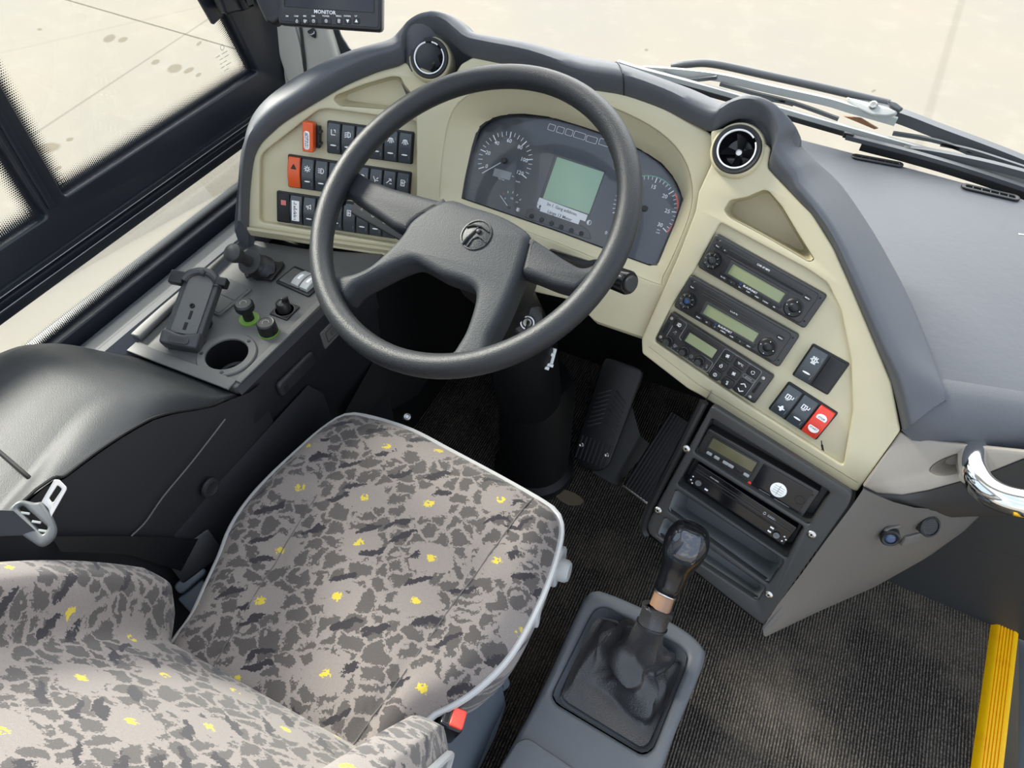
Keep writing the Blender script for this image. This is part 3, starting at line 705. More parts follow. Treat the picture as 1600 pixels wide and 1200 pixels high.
for i in range(25):
    t = i/24; a = a0+(a120-a0)*t*24/24; maj = i % 4 == 0
    a = a0+(a120-a0)*t
    r0 = R_*(.83 if maj else .90 if i % 2 else .87)
    wp.rib([(c0.x+r0*math.cos(a), c0.y+r0*math.sin(a)), (c0.x+R_*1.03*math.cos(a), c0.y+R_*1.03*math.sin(a))], .0018 if maj else .0010)
    if maj: wp.text(str(i*5), .0092, c0.x+R_*.72*math.cos(a), c0.y+R_*.72*math.sin(a), .0001)
wp.rib([du(350, 400), du(230, 468)], .0012, .004)
wp.text('km/h', .004, *du(460, 522), 0.0001); wp.text('km', .003, *du(428, 487), .0001)
f, w, h = FD.dev(c4(305, 432), c4(418, 460), c4(408, 515), c4(297, 482))
gp.quadz([(FD.I @ (f.M @ V(p))).to_2d() for p in ((-w/2, -h/2, 0), (w/2, -h/2, 0), (w/2, h/2, 0), (-w/2, h/2, 0))], 0, .0004)
wp.text('Trip Total', .003, *du(350, 505), .0001)
cf = du(400, 690); wp = WPS['fuel_scale']
for i, (x, y) in enumerate(((365, 600), (395, 590), (427, 592), (455, 610), (475, 640))):
    p = du(x, y); d = (p-cf).normalized(); (rpn if i == 0 else wp).rib([p-d*.0016, p+d*.0016], .001)
wp.rib([cf, du(348, 615)], .0010, .004); wp.text('1/2', .0042, *du(420, 632), .0001); wp.text('1/1', .0042, *du(452, 657), .0001); wp.text('0', .0042, *du(376, 632), .0001)
p = du(458, 705); wp.box(.0042, .0062, .0003, p.x, p.y, 0, .0004); wp.rib([(p.x+.0022, p.y-.003), (p.x+.0036, p.y-.002), (p.x+.0036, p.y+.002), (p.x+.0024, p.y+.0032)], .0006)
wp = WPS['warning_boxes']
for x, y, ww in ((682, 165, 48), (740, 182, 50), (797, 198, 50), (866, 218, 80), (945, 245, 75), (1030, 265, 75)):
    p = du(x, y); k = (du(x+ww/2, y)-du(x-ww/2, y)).length; wp.plate(rr(k, .0105, .0018, p.x, p.y), [rr(k-.0014, .0091, .0014, p.x, p.y)], .0002, .00005)
wp = WPS['rev_counter_scale']; c1 = du(1295, 700); R1 = polar(c1, du(1500, 620))[0]
a10 = polar(c1, du(1232, 490))[1]; a30 = polar(c1, du(1425, 838))[1]
for i in range(31):
    a = a10+(a30-a10)*(i-10)/20; maj = i % 5 == 0
    if a > a10+math.radians(150): continue
    wp.rib([(c1.x+R1*(.84 if maj else .9)*math.cos(a), c1.y+R1*(.84 if maj else .9)*math.sin(a)), (c1.x+R1*1.0*math.cos(a), c1.y+R1*math.sin(a))], .0016 if maj else .0009)
    if maj: wp.text(str(i), .0090, c1.x+R1*.70*math.cos(a), c1.y+R1*.70*math.sin(a), .0001)
def arc(bb, c, r, a0, a1, w):
    n = 24; bb.grid([[V((c.x+(r+e)*math.cos(a0+(a1-a0)*i/n), c.y+(r+e)*math.sin(a0+(a1-a0)*i/n), .0002)) for i in range(n+1)] for e in (-w/2, w/2)])
arc(tl, c1, R1*1.01, a10+.0, polar(c1, du(1462, 548))[1], .0016); arc(rp2, c1, R1*1.01, polar(c1, du(1497, 597))[1], a30, .0030)
wp.rib([du(1285, 705), du(1232, 720)], .0016, .004); wp.text('rpm', .0032, *du(1385, 838), .0001); wp.text('x100', .0032, *du(1380, 858), .0001)
wp.text('0', .0078, *du(1040, 858), .0001)
wp = WPS['contrast_symbols']
for x, y in ((600, 683), (928, 790)):
    p = du(x, y); wp.plate(circ(.0042, p.x, p.y), [circ(.0034, p.x, p.y)], .0002, .00005); wp.quadz([(p.x+.0036*math.cos(a), p.y+.0036*math.sin(a)) for a in [PI/2+PI*i/10 for i in range(11)]], 0)
for n_, w_ in WPS.items(): w_.obj(n_, WHITE, cl)
gp.obj('trip_display', GREYPR, cl); rpn.obj('fuel_reserve_mark', ORPR, cl); rp2.obj('red_arc', ORPR, cl); tl.obj('teal_arc', TEALP, cl)
for c in (c0, c1): b = B(FD); b.lathe([(.0055, 0), (.005, .006), (.004, .008), (0, .0085)], 20, x=c.x, y=c.y); b.obj('needle_hub', BLACK, cl)
b = B(FD); b.lathe([(.003, 0), (.0028, .004), (0, .005)], 16, x=cf.x, y=cf.y); b.obj('needle_hub', BLACK, cl)
f, w, h = FD.dev(c4(712, 358), c4(1020, 455), c4(938, 742), c4(630, 632))
b = B(f); b.plate(rr(w, h, .001), (), .0005, .0001); d_ = b.obj('display', DISP, cl)
b = B(f); b.plate(rr(w+.006, h+.005, .002, -.002, 0), [rr(w, h, .001)], .002, .0005); b.obj('display_frame', BLACK, d_)
FS = FK.up(-.0055)
for qs, s in (((c4(600, 625), c4(918, 740), c4(905, 785), c4(588, 668)), 'Im 1. Gang anfahren.'), ((c4(612, 675), c4(868, 770), c4(855, 815), c4(605, 725)), 'Länge 13 Meter')):
    f, w, h = FS.up(.0003 if 'L' in s else 0).dev(*qs); b = B(f); b.plate(rr(w, h, .0004), (), .0003, .0001); o = b.obj('sticker', PAPER, cl)
    b = B(f); b.text(s, h*.62, 0, 0, .0004, sx=.95); b.obj('sticker_text', DARKG, o)
b = B(FD); b.plate(rp([du(*q) for q in ((505, 760), (525, 705), (560, 700), (890, 815), (930, 850), (945, 905))], .004), (), .004, .001); pad = b.obj('button_strip', BLACK, cl)
for x, y in ((555, 750), (620, 775), (685, 798), (748, 822), (815, 845), (880, 865)):
    p = du(x, y); b = B(FD); b.lathe([(.0042, .003), (.0042, .0052), (.0034, .0062), (0, .0064)], 18, x=p.x, y=p.y); b.obj('button', BLACK if x in (555, 880) else DARKG, pad)
b = B(FK); b.plate(rp([((p.x-cc.x)*1.012+cc.x, (p.y-cc.y)*1.02+cc.y) for p in cin], .004), (), .0012, .0002, -.0030); b.obj('lens', LENS, cl)
b = B(FK); lo = [V((p.x, p.y, 0)) for p in cin]; lo = resample(lo, 90)
b.grid([[cc+(p-cc)*1.005+V((0, 0, .001)) for p in lo], [cc+(p-cc)*.985+V((0, 0, -.0015)) for p in lo], [cc+(p-cc)*.985+V((0, 0, -.012)) for p in lo]], cu=True); b.obj('bezel', BLACK, cl)

# ================================================================== SWITCHES
ICON = {
 'bar': [[(-.6, .9), (-.6, -.6), (.6, -.6)], [(.2, .9), (.6, .9), (.6, .2)]],
 'fog': [[(.1, .8), (.8, .5), (.8, -.5), (.1, -.8), (.1, .8)], [(-.2, .6), (-.9, .4)], [(-.2, 0), (-.9, -.2)], [(-.2, -.6), (-.9, -.8)]],
 'sun': [[(.45*math.cos(a*PI/4), .45*math.sin(a*PI/4)) for a in range(9)]]+[[(.65*math.cos(a*PI/4), .65*math.sin(a*PI/4)), (math.cos(a*PI/4), math.sin(a*PI/4))] for a in range(8)],
 'head': [[(0, .8), (.6, .7), (.9, 0), (.6, -.7), (0, -.8), (0, .8)], [(-.3, .6), (-.9, .6)], [(-.3, 0), (-.9, 0)], [(-.3, -.6), (-.9, -.6)]],
 'lamp': [[(-.7, .5), (-.3, .8), (.3, .8), (.7, .5), (-.7, .5)], [(-.6, .2), (-.9, -.3)], [(-.2, .2), (-.3, -.6)], [(.2, .2), (.3, -.6)], [(.6, .2), (.9, -.3)]],
 'clock': [[(.8*math.cos(a*PI/6), .8*math.sin(a*PI/6)) for a in range(13)], [(0, .5), (0, 0), (.4, 0)]],
 'seat': [[(-.7, .8), (-.2, -.4), (.8, -.4)], [(-.2, -.4), (-.2, -.9)], [(.3, .1), (.8, .5)]],
 'arrow': [[(-.8, -.7), (.6, .7)], [(-.1, .7), (.6, .7), (.6, 0)], [(.2, -.8), (.8, -.8)]],
 'door': [[(-.6, -.9), (-.6, .9), (.5, .9), (.5, -.9), (-.6, -.9)], [(-.1, .5), (-.1, -.5)], [(-.6, 0), (.5, 0)], [(.5, .4), (.9, .4)]],
 'horn': [[(-.8, .3), (-.2, .3), (.6, .8), (.6, -.6), (-.2, -.1), (-.8, -.1), (-.8, .3)], [(-.4, -.2), (-.3, -.8)]],
 'tri': [[(-.8, -.6), (0, .8), (.8, -.6), (-.8, -.6)], [(-.35, -.35), (0, .3), (.35, -.35), (-.35, -.35)]],
 'fan': [[(0, 0), (.2, .8), (.7, .5), (0, 0), (.8, -.2), (.5, -.7), (0, 0), (-.2, -.8), (-.7, -.5), (0, 0), (-.8, .2), (-.5, .7), (0, 0)]],
 'temp': [[(0, .9), (0, -.3)], [(-.25, -.3), (.25, -.3), (.3, -.8), (-.3, -.8), (-.25, -.3)], [(-.7, .7), (-.4, .7)], [(-.7, .3), (-.4, .3)]],
 'power': [[(.8*math.cos(a*PI/6), .8*math.sin(a*PI/6)) for a in range(13)], [(0, .5), (0, -.5)]],
 'cyc': [[(.8*math.cos(a), .8*math.sin(a)) for a in (.3, .8, 1.3, 1.8)], [(.8*math.cos(a), .8*math.sin(a)) for a in (2.4, 2.9, 3.4, 3.9)], [(.8*math.cos(a), .8*math.sin(a)) for a in (4.5, 5, 5.5, 6)]],
 'flame': [[(0, .9), (.6, 0), (.4, -.8), (-.4, -.8), (-.6, 0), (-.1, .2), (0, .9)]],
 'gear': [[(.55*math.cos(a*PI/4), .55*math.sin(a*PI/4)) for a in range(9)]]+[[(.6*math.cos(a*PI/3), .6*math.sin(a*PI/3)), (.95*math.cos(a*PI/3), .95*math.sin(a*PI/3))] for a in range(6)],
 'mirror': [[(-.8, .6), (.3, .6), (.3, -.5), (-.8, -.5), (-.8, .6)], [(.3, 0), (.9, 0), (.9, .6)], [(-.5, -.9), (.1, -.9)], [(-.2, .6), (-.2, -.5)]],
}
def icon(b, nm, x, y, k, z, w=None):
    for s in ICON[nm]: b.rib(s, w or k*.24, z, x=x, y=y, k=k)
def rocker_bm(b, w, h, t=.0075, tilt=0, x=0, y=0, z=0):
    rows = []; N = 12
    for i in range(N+1):
        v = -h/2+h*i/N; s = 2*i/N-1; zz = t*(1-.45*s*s)+tilt*s+.0006; ww = w*(1-.06*abs(s)**4)
        rows.append([V((x-ww/2, y+v, z)), V((x-ww/2, y+v, z+zz-.0012)), V((x-ww/2+.0012, y+v, z+zz)), V((x+ww/2-.0012, y+v, z+zz)), V((x+ww/2, y+v, z+zz-.0012)), V((x+ww/2, y+v, z))])
    b.grid(rows); b.bm.faces.new([b.bm.verts.new(p) for p in rows[0]]); b.bm.faces.new([b.bm.verts.new(p) for p in rows[-1]]); return b
def top_z(t, v, h, tilt=0): s = 2*v/h; return t*(1-.45*s*s)+tilt*s+.0008
def scribble(b, a, l, x, y, z, seed):
    """a line of tiny illegible marks running up the label"""
    r = random.Random(seed); v = y-l/2
    while v < y+l/2:
        s = r.choice((.5, .8, 1.0)); b.rib([(x-a*.5, v), (x-a*.5+a*s, v)], a*.22, z); v += a*r.choice((.42, .5, .7))
        if r.random() < .5: b.rib([(x-a*.4, v-a*.4), (x-a*.4, v)], a*.18, z)
def bank(qs, F0, n, label, spec, cat='switch panel', group=None, frame_t=.006, margin=.0012):
    f, w, h = F0.dev(*qs); t = thing('switch_panel', label, cat, f, 'switch panels in the dashboard fascia')
    b = B(f); b.plate(rr(w, h, .003), (), frame_t, .0015, -.003); b.obj('frame', BLACK, t)
    p = (w-2*margin)/n; rh = h-2*margin-.003
    for i, sp in enumerate(spec):
        if sp is None: continue
        x = -w/2+margin+p*(i+.5); rw = p*.90
        mat, ic, ind = sp[0], sp[1], sp[2]
        fi = f.at(x, 0, .002); T = .0115
        if mat == 'blank':
            b = B(fi); b.plate(rr(rw, rh, .001), (), .0035, .0008); r = b.obj('blank_cover', BLACK, t)
            if ic == 'pink':
                b = B(fi); b.box(.009, .009, .0003, 0, rh*.18, .0034, .0003); s = b.obj('pink_sticker', PINK, r)
                b = B(fi); 
                for k in range(3): b.box(.007, .0008, .0001, 0, rh*.18+(k-1)*.0026, .0037, .0003)
                b.obj('sticker_print', REDP, s) if False else b.obj('sticker_print', REDP, r)
            continue
        b = rocker_bm(B(fi), rw, rh, T); r = b.obj('rocker', mat, t)
        b = B(fi)
        for sx in (1,): b.rib([(rw*.34*sx, -rh*.36), (rw*.37*sx, 0), (rw*.34*sx, rh*.36)], .0004, T*.94)
        b.obj('edge_line', GREYPR, r)
        if ic == 'label':
            b = B(fi); b.plate(rr(rw*.62, rh*.72, .0006), (), .0004, .0001, T+.0007); s = b.obj('white_label', PAPER, r)
            b = B(fi); scribble(b, rw*.26, rh*.6, 0, 0, T+.0012, 1); b.obj('label_text', DARKG, r); continue
        if ic == 'oval':
            for k, s in ((.2, 'STOP'), (-.2, 'START')):
                z = top_z(T, rh*k, rh); b = B(fi); b.plate(circ(rw*.33, 0, rh*k, 24, rw*.27), (), .0004, .0001, z-.0002); o = b.obj('white_oval', PAPER, r)
                b = B(fi); b.text(s, rw*.18, 0, rh*k, z+.0003); b.obj('oval_text', DARKG, r)
            continue
        if ic:
            b = B(fi)
            for nm in ([ic] if isinstance(ic, str) else ic): icon(b, nm, 0, rh*.2, rw*.25, top_z(T, rh*.2, rh)+.0003)
            b.obj('symbol', BLACK if mat is ORANGE else WHITE, r)
        if ind:
            b = B(fi); v = -rh*.22; b.disc(rw*.24, 0, v, top_z(T, v, rh)+.0003, 16, .0003, rw*.055)
            if ind == 2: b.disc(rw*.10, 0, v, top_z(T, v, rh)+.0003, 12, .0004, rw*.2)
            b.obj('indicator_light', WHITE, r)
    return t
PINK = plastic('pink_sticker', (226, 140, 140), .6)
FLS = FL.up(-.012); FRS = FR.up(-.004)
R = ROCK
bank(((512, 188), (648, 206), (645, 257), (511, 238)), FLS, 6, 'top row of six black rocker switches at the left, beside the orange lever', [(R, 'bar', 1), (R, 'fog', 1), (R, 'head', 1), (R, 'clock', 1), (R, 'lamp', 1), (R, 'lamp', 1)], group=None)
bank(((449, 241), (643, 268), (641, 320), (452, 291)), FLS, 9, 'middle row of rocker switches at the left, starting with an orange hazard switch', [(ORANGE, 'tri', 0), (R, 'sun', 1), (R, 'head', 1), (R, 'fan', 1), (R, 'bar', 1), (R, 'lamp', 1), (R, 'seat', 0), (R, 'arrow', 0), (R, 'door', 0)])
bank(((432, 298), (621, 325), (620, 374), (434, 345)), FLS, 9, 'bottom row of rocker switches at the left, with a white label near its end', [('blank', 'pink', 0), (R, 'label', 0), (R, 'horn', 1), (R, 'sun', 1), (R, 'mirror', 1), (R, 'door', 0), (R, 'sun', 1), (R, 'fog', 1), (R, 'bar', 1)])
bank(((1270, 535), (1328, 568), (1294, 617), (1238, 586)), FRS, 2, 'pair of black switches, one blank, right of the second radio', [(R, ['gear', 'temp'], 1), ('blank', None, 0)])
bank(((1232, 595), (1310, 644), (1276, 688), (1201, 638)), FRS, 3, 'black panel of three switches, the right one red, beside the climate control unit', [(R, 'mirror', 2), (R, 'mirror', 1), (REDP, 'oval', 0)])
# orange emergency lever
f0_, w0_, h0_ = FLS.dev((512, 188), (648, 206), (645, 257), (511, 238)); cu_ = FLS.uv((489, 210)); f = FLS.at(*cu_, 0, math.atan2((f0_.ex).dot(FLS.ey), f0_.ex.dot(FLS.ex))); w, h = .0190, .050
hm = thing('emergency_lever', 'small orange box lever with a white label to the left of the top switch row', 'lever', f)
b = B(f); b.plate(rr(w, h, .002), (), .022, .002, .012); o = b.obj('orange_body', ORANGE, hm)
b = B(f); b.plate(rr(w*.5, h*.62, w*.2, -w*.08, -h*.1), (), .0006, .0002, .034); o2 = b.obj('white_label', PAPER, hm)
b = B(f); scribble(b, w*.16, h*.5, -w*.16, -h*.1, .0347, 1); scribble(b, w*.16, h*.5, w*.02, -h*.1, .0347, 3); b.obj('label_text', DARKG, o2)
b = B(f); b.plate(rr(w*.5, h*.75, .002, w*.62, -h*.02), (), .014, .002, .002); b.lathe([(.003, 0), (.003, .017), (0, .018)], 10, x=w*.8, y=h*.15); b.lathe([(.003, 0), (.003, .017), (0, .018)], 10, x=w*.8, y=-h*.25); b.plate(rr(w*.8, h*.8, .002), (), .014, .001, 0); b.obj('black_bracket', BLACK, hm)

# ================================================================== RADIOS
def L2(w, h): return lambda a, c: (-w/2+a*w, h/2-c*h)
def radio(qs, label, model, brand, slot, cap):
    f, w, h = FRS.dev(*qs); t = thing('car_radio', label, 'radio', f, 'car radios in the right fascia'); g = L2(w, h)
    b = B(f); b.plate(rr(w, h, .005), (), .012, .0025); b.obj('frame', RADIO, t)
    b = B(f); b.plate(rr(w*.90, h*.88, .006), (), .004, .0015, .0105); b.obj('front', RADIO2, t)
    b = B(f)
    for a, c in ((.035, .13), (.035, .82), (.965, .13), (.965, .82)): b.disc(.0014, *g(a, c), .0122, 10)
    b.obj('screw_hole', VOID, t)
    Z = .0146
    x, y = g(.09, .62); b = B(f); b.lathe([(.0135, 0), (.013, .006), (.0115, .0085), (.0105, .010), (.0065, .0085), (.0055, .0095), (0, .0105)], 32, x=x, y=y, z=Z); kn = b.obj('volume_knob', BLACK, t)
    b = B(f)
    for i in range(8): a = 2*PI*i/8; b.rib([(x+.0085*math.cos(a), y+.0085*math.sin(a)), (x+.0115*math.cos(a), y+.0115*math.sin(a))], .0007, Z+.0101)
    b.obj('knob_marks', GREYPR, kn); b = B(f); b.lathe([(.0042, .009), (.0035, .0112), (0, .0118)], 16, x=x, y=y, z=Z); b.obj('knob_cap', cap, kn)
    x0, y0 = g(.25, .445); x1, y1 = g(.725, .735); b = B(f); b.plate(rr(x1-x0, y0-y1, .001, (x0+x1)/2, (y0+y1)/2), (), .0012, .0002, Z-.001); d = b.obj('display', LCD, t)
    b = B(f); b.plate(rr(x1-x0+.008, y0-y1+.007, .002, (x0+x1)/2-.001, (y0+y1)/2), [rr(x1-x0, y0-y1, .0008, (x0+x1)/2, (y0+y1)/2)], .0022, .0006, Z-.0008); b.obj('display_frame', RADIO, d)
    b = B(f); x2, y2 = g(.475, .80); b.plate(rr(x1-x0+.016, .0052, .002, (x0+x1)/2-.002, y2), (), .002, .0008, Z-.0005); b.obj('brand_strip', BLACK, d)
    x, y = g(.838, .655); b = B(f); b.lathe([(.0145, 0), (.0145, .0015), (.0125, .003), (.007, .002), (.0055, .0035), (0, .0045)], 32, x=x, y=y, z=Z-.0004); nv = b.obj('control_pad', BLACK, t)
    b = B(f)
    for a in (0, PI/2, PI, 3*PI/2): b.disc(.0008, x+.0105*math.cos(a), y+.0105*math.sin(a), Z+.0027, 6)
    b.obj('pad_marks', WHITE, nv)
    W = B(f)
    for i in range(7):
        x, y = g(.235+.079*i, .88); b = B(f); b.plate(rr(.013, .0052, .001, x, y), (), .0022, .0006, Z-.0004); b.obj('preset_button', BLACK, t)
        W.text(('Src-TA', '1', '2 x', '3 RPT', '4 MIX', '5 SCAN', 'FM')[i] if slot else ('BAND', '1/2', '2', '3 MENU', '4 AM', '5', 'NEXT')[i], .0026, x, y, Z+.0019)
    for (a, c, s) in ((.066, .25, 'Func'), (.885, .275, 'MENU'))+(((.135, .25, 'A'),) if slot else ()):
        x, y = g(a, c); b = B(f); b.plate(rr(.0105, .0060, .001, x, y), (), .0022, .0006, Z-.0004); b.obj('button', BLACK, t); W.text(s, .0028, x, y, Z+.0019)
    W.text(model, .0040, *g(.47, .155 if slot else .30), Z+.0003); W.text(brand, .0042, *g(.475, .80), Z+.0017); W.obj('lettering', WHITE, t)
    b = B(f); x, y = g(.475, .80); b.disc(.0018, x-.0165, y, Z+.0016, 12); b.obj('blue_dot', BLUEP, t)
    b = B(f)
    if slot:
        x0, y0 = g(.18, .262); x1, _ = g(.845, .262); b.plate(rr(x1-x0, .0034, .001, (x0+x1)/2, y0), (), .0006, .0001, Z-.0001)
        s_ = b.obj('disc_slot', VOID, t)
    b = B(f); x0, y0 = g(.16, .34); x1, _ = g(.86, .34)
    for yy in ((y0, y0+.009) if slot else (y0+.004, y0+.008)): b.box(x1-x0, .0014, .0014, (x0+x1)/2, yy, Z-.0004, .0006)
    b.obj('ridge', RADIO, t)
    return t
radio([(1122, 364), (1295, 460), (1258, 512), (1092, 415)], 'uppermost black car radio with a disc slot and pale green display', 'CAR 47 MP3', 'BLAUPUNKT', True, DARKG)
radio([(1082, 427), (1252, 523), (1218, 571), (1055, 478)], 'second black car radio without a slot, its volume knob with a blue centre', 'CCA 47', 'BLAUPUNKT', False, BLUEP)
# climate control
f, w, h = FRS.dev((1053, 485), (1213, 586), (1180, 628), (1027, 528)); g = L2(w, h); Z = .0125
t = thing('climate_control', 'black climate control unit with three knobs and a grid of buttons under the radios', 'climate control', f)
b = B(f); b.plate(rr(w, h, .004), (), .012, .002); b.obj('housing', RADIO2, t)
W = B(f)
def frame2(pts, r=.004, lw=.0007): 
    q = rp([g(*p) for p in pts], r); W.rib(q, lw, Z-.0004, True)
frame2([(.07, .06), (.17, .06), (.17, .56), (.53, .62), (.53, .97), (.07, .97)]); frame2([(.545, .06), (.90, .06), (.90, .97), (.545, .97)])
x0, y0 = g(.226, .225); x1, y1 = g(.50, .527); b = B(f); b.plate(rr(x1-x0, y0-y1, .0008, (x0+x1)/2, (y0+y1)/2), (), .001, .0002, Z-.0008); d = b.obj('display', LCD, t)
b = B(f); b.plate(rr(x1-x0+.009, y0-y1+.008, .001, (x0+x1)/2, (y0+y1)/2), [rr(x1-x0, y0-y1, .0008, (x0+x1)/2, (y0+y1)/2)], .0016, .0004, Z-.0008); b.obj('display_frame', BLACK, d)
for a, c in ((.106, .80), (.27, .80), (.427, .80)):
    x, y = g(a, c); b = B(f); b.lathe([(.0085, 0), (.0080, .003), (.0066, .004), (.0060, .013), (.0052, .0145), (0, .0148)], 28, x=x, y=y, z=Z-.0006); k_ = b.obj('knob', BLACK, t)
    b = B(f); b.lathe([(.0052, .0145), (.0048, .0150), (0, .0150)], 20, x=x, y=y, z=Z-.0006); b.obj('knob_cap', DARKG, k_)
    icon(W, ('mirror', 'clock', 'temp')[(a > .2)+(a > .4)], *g(a+.075, c+.02), .0032, Z-.0004)
    for da, dc in ((-.05, .10), (.055, .13)): W.disc(.0008, *g(a+da, c+dc), Z-.0004, 6)
icon(W, 'arrow', *g(.116, .47), .003, Z-.0004)
btn = [(.116, .2, 'head')]+[(a, c, n) for a, c, n in ((.598, .205, 'fan'), (.598, .55, 'flame'), (.598, .88, 'power'), (.721, .21, 'text'), (.721, .547, 'fan'), (.721, .885, 'temp'), (.843, .217, 'cyc'))]
for a, c, n in btn:
    x, y = g(a, c); b = B(f); b.plate(rr(.0185, .0155, .0028, x, y), (), .003, .0010, Z-.0008); o = b.obj('button', BLACK, t)
    b = B(f)
    if n == 'text': b.text('°F/°C', .0048, x, y, Z+.0024)
    else: icon(b, n, x, y, .0034, Z+.0023)
    b.obj('symbol', WHITE, o)
x, y = g(.840, .76); b = B(f); b.plate(rr(.0195, .0250, .0028, x, y), (), .003, .001, Z-.0008); o = b.obj('up_down_button', BLACK, t)
b = B(f); b.rib([(x-.0045, y+.004), (x, y+.0075), (x+.0045, y+.004)], .0014, Z+.0023); b.rib([(x-.0045, y-.004), (x, y-.0075), (x+.0045, y-.004)], .0014, Z+.0023); b.obj('symbol', WHITE, o)
W.text('global', .0048, *g(.84, .435), Z-.0004); x, y = g(.84, .435); W.rib(rr(.020, .0062, .003, x, y), .0005, Z-.0005, True)
W.obj('printed_lines', GREYPR, t)
for a, c0_, c1_ in ((.030, .17, .83), (.935, .2, .88)):
    b = B(f); x, y = g(a, (c0_+c1_)/2); b.plate(rr(.0045, h*.38, .001, x, y), (), .0006, .0001, Z-.0007); b.obj('slot', VOID, t)
    for c in (c0_, c1_):
        x, y = g(a, c); b = B(f); b.lathe([(.0026, 0), (.0026, .0008), (.0015, .0009), (.0012, .0003), (0, .0003)], 14, x=x, y=y, z=Z-.0006); b.obj('screw', STEEL, t)

# ================================================================== CENTRE STACK below the fascia
FTF = FT.up(.014)
def k4(x, y): return (980+x/4.4444, 620+y/4.4444)
SO = [(1112, 633), (1332, 772), (1326, 790), (1192, 978), (1100, 905), (1013, 834), (1010, 820), (1030, 782)]
st = thing('centre_stack', 'dark grey equipment stack with screwed corners and open trays below the radio fascia', 'console', V((.05, .74, .45)))
BAY = [[k4(585, 150), k4(1412, 665), k4(1262, 895), k4(462, 388)], [k4(455, 425), k4(1225, 905), k4(1105, 1125), k4(345, 612)], [k4(335, 645), k4(1085, 1135), k4(1065, 1175), k4(975, 1300), k4(278, 795)], [k4(258, 838), k4(960, 1325), k4(900, 1420), k4(203, 962)]]
holes = [rp(FTF.uvs(q), .005) for q in BAY]
b = B(FTF); b.plate(rp(FTF.uvs(SO), .008), holes, .016, .003, -.016); b.obj('face_frame', STACKM, st)
for i, q in enumerate(BAY):
    u = FTF.uvs(q); c = V((sum(p[0] for p in u)/len(u), sum(p[1] for p in u)/len(u)))
    if i < 2: sink(FTF.up(-.004), holes[i], [(V(p)-c)*.985+c for p in holes[i]], .030 if i == 0 else .040, 'bay', STACKM, st)
    else:
        inn = FTF.up(-.055).uvs([(x+4, y-10) for x, y in q]); cc2 = V((sum(p[0] for p in inn)/len(inn), sum(p[1] for p in inn)/len(inn)))
        sink(FTF.up(-.004), holes[i], rp(FTF.up(-.10 if i == 2 else -.06).uvs(([k4(425, 690), k4(1070, 1120), k4(1040, 1155), k4(960, 1125), k4(405, 775)], [k4(300, 862), k4(930, 1300), k4(895, 1330), k4(285, 905)])[i-2]), .004), .096 if i == 2 else .056, 'tray', TRAYM, st)
for q in ((1072, 701), (1028, 797), (1268, 835), (1201, 929), (1093, 1190)):
    if q[1] > 1000: continue
    u = FTF.uv(q); b = B(FTF); b.lathe([(.0068, 0), (.0068, .0012), (.0052, .0030), (.0036, .0036), (.003, .0022), (0, .0022)], 20, x=u[0], y=u[1]); s = b.obj('screw', STEEL, st)
    b = B(FTF); b.disc(.0020, u[0], u[1], .0024, 6, .0003); b.obj('socket', VOID, s)
# left side wall with a rubber edge strip, and right cheek down to the cone
pl = [FTF.up(-.004).p(q) for q in ((1100, 628), (1068, 690), (1020, 784), (1006, 822), (1010, 836))]
b = B(); b.tube(smooth(pl, 30, False), .0075, 10); b.obj('edge_strip', BLACK, st)
b = B(); b.grid([pl, [p+V((.01, .12, -.05)) for p in pl], [p+V((.02, .45, -.1)) for p in pl]]); b.obj('side_wall', STACKM, st)
pb = [FTF.up(-.006).p(q) for q in ((1010, 834), (1100, 905), (1192, 978))]
b = B(); b.grid([pb, [p+V((.0, .03, -.02)) for p in pb], [p+V((.02, .45, -.06)) for p in pb]]); b.obj('underside', STACKM, st)
# tachograph
TQ = [(1108, 668), (1281, 768), (1253, 810), (1083, 712)]
f, w, h = FT.dev(*TQ); g = L2(w, h); t = thing('tachograph', 'black tachograph with olive display and round white dial in the centre stack', 'tachograph', f)
b = B(f); b.plate(rr(w, h, .003), (), .030, .002, -.028); b.obj('housing', RADIO2, t)
x0, y0 = g(.075, .17); x1, y1 = g(.48, .51); b = B(f); b.plate(rr(x1-x0, y0-y1, .001, (x0+x1)/2, (y0+y1)/2), (), .0008, .0002, .002); d = b.obj('display', LCD2, t)
b = B(f); b.plate(rr(x1-x0+.005, y0-y1+.012, .002, (x0+x1)/2, (y0+y1)/2-.003), [rr(x1-x0, y0-y1, .001, (x0+x1)/2, (y0+y1)/2)], .0018, .0004, .0018); b.obj('display_frame', BLACK, d)
for i, a in enumerate((.108, .179, .262, .312, .385, .455)):
    x, y = g(a, .655); b = B(f); b.plate(rr(.0095, .0055, .0015, x, y), (), .003, .0008, .0016); b.obj('button', GREYPR if i != 4 else BLACK, t)
b = B(f); b.disc(.0028, *g(.51, .83), .0022, 16, .0008); b.obj('red_light', REDP, t)
x0, y0 = g(.525, .10); x1, y1 = g(.955, .88); b = B(f); b.plate(rr(x1-x0, y0-y1, .001, (x0+x1)/2, (y0+y1)/2), (), .0016, .0004, .0016); dr = b.obj('drawer', GLOSSB, t)
x, y = g(.731, .56); b = B(f); b.plate(circ(.0125, x, y), (), .0012, .0003, .0030); b.obj('dial', CLEARP, dr)
b = B(f); 
for i in range(4): b.rib([(x-.008, y-.006+i*.004), (x+.008, y-.006+i*.004)], .0008, .0043)
b.rib([(x, y-.009), (x, y+.009)], .0008, .0043); b.obj('dial_print', GREYPR, dr)
x, y = g(.909, .51); b = B(f); b.plate(circ(.0075, x, y), [circ(.0068, x, y)], .0008, .0002, .003); b.obj('round_button', BLACK, dr)
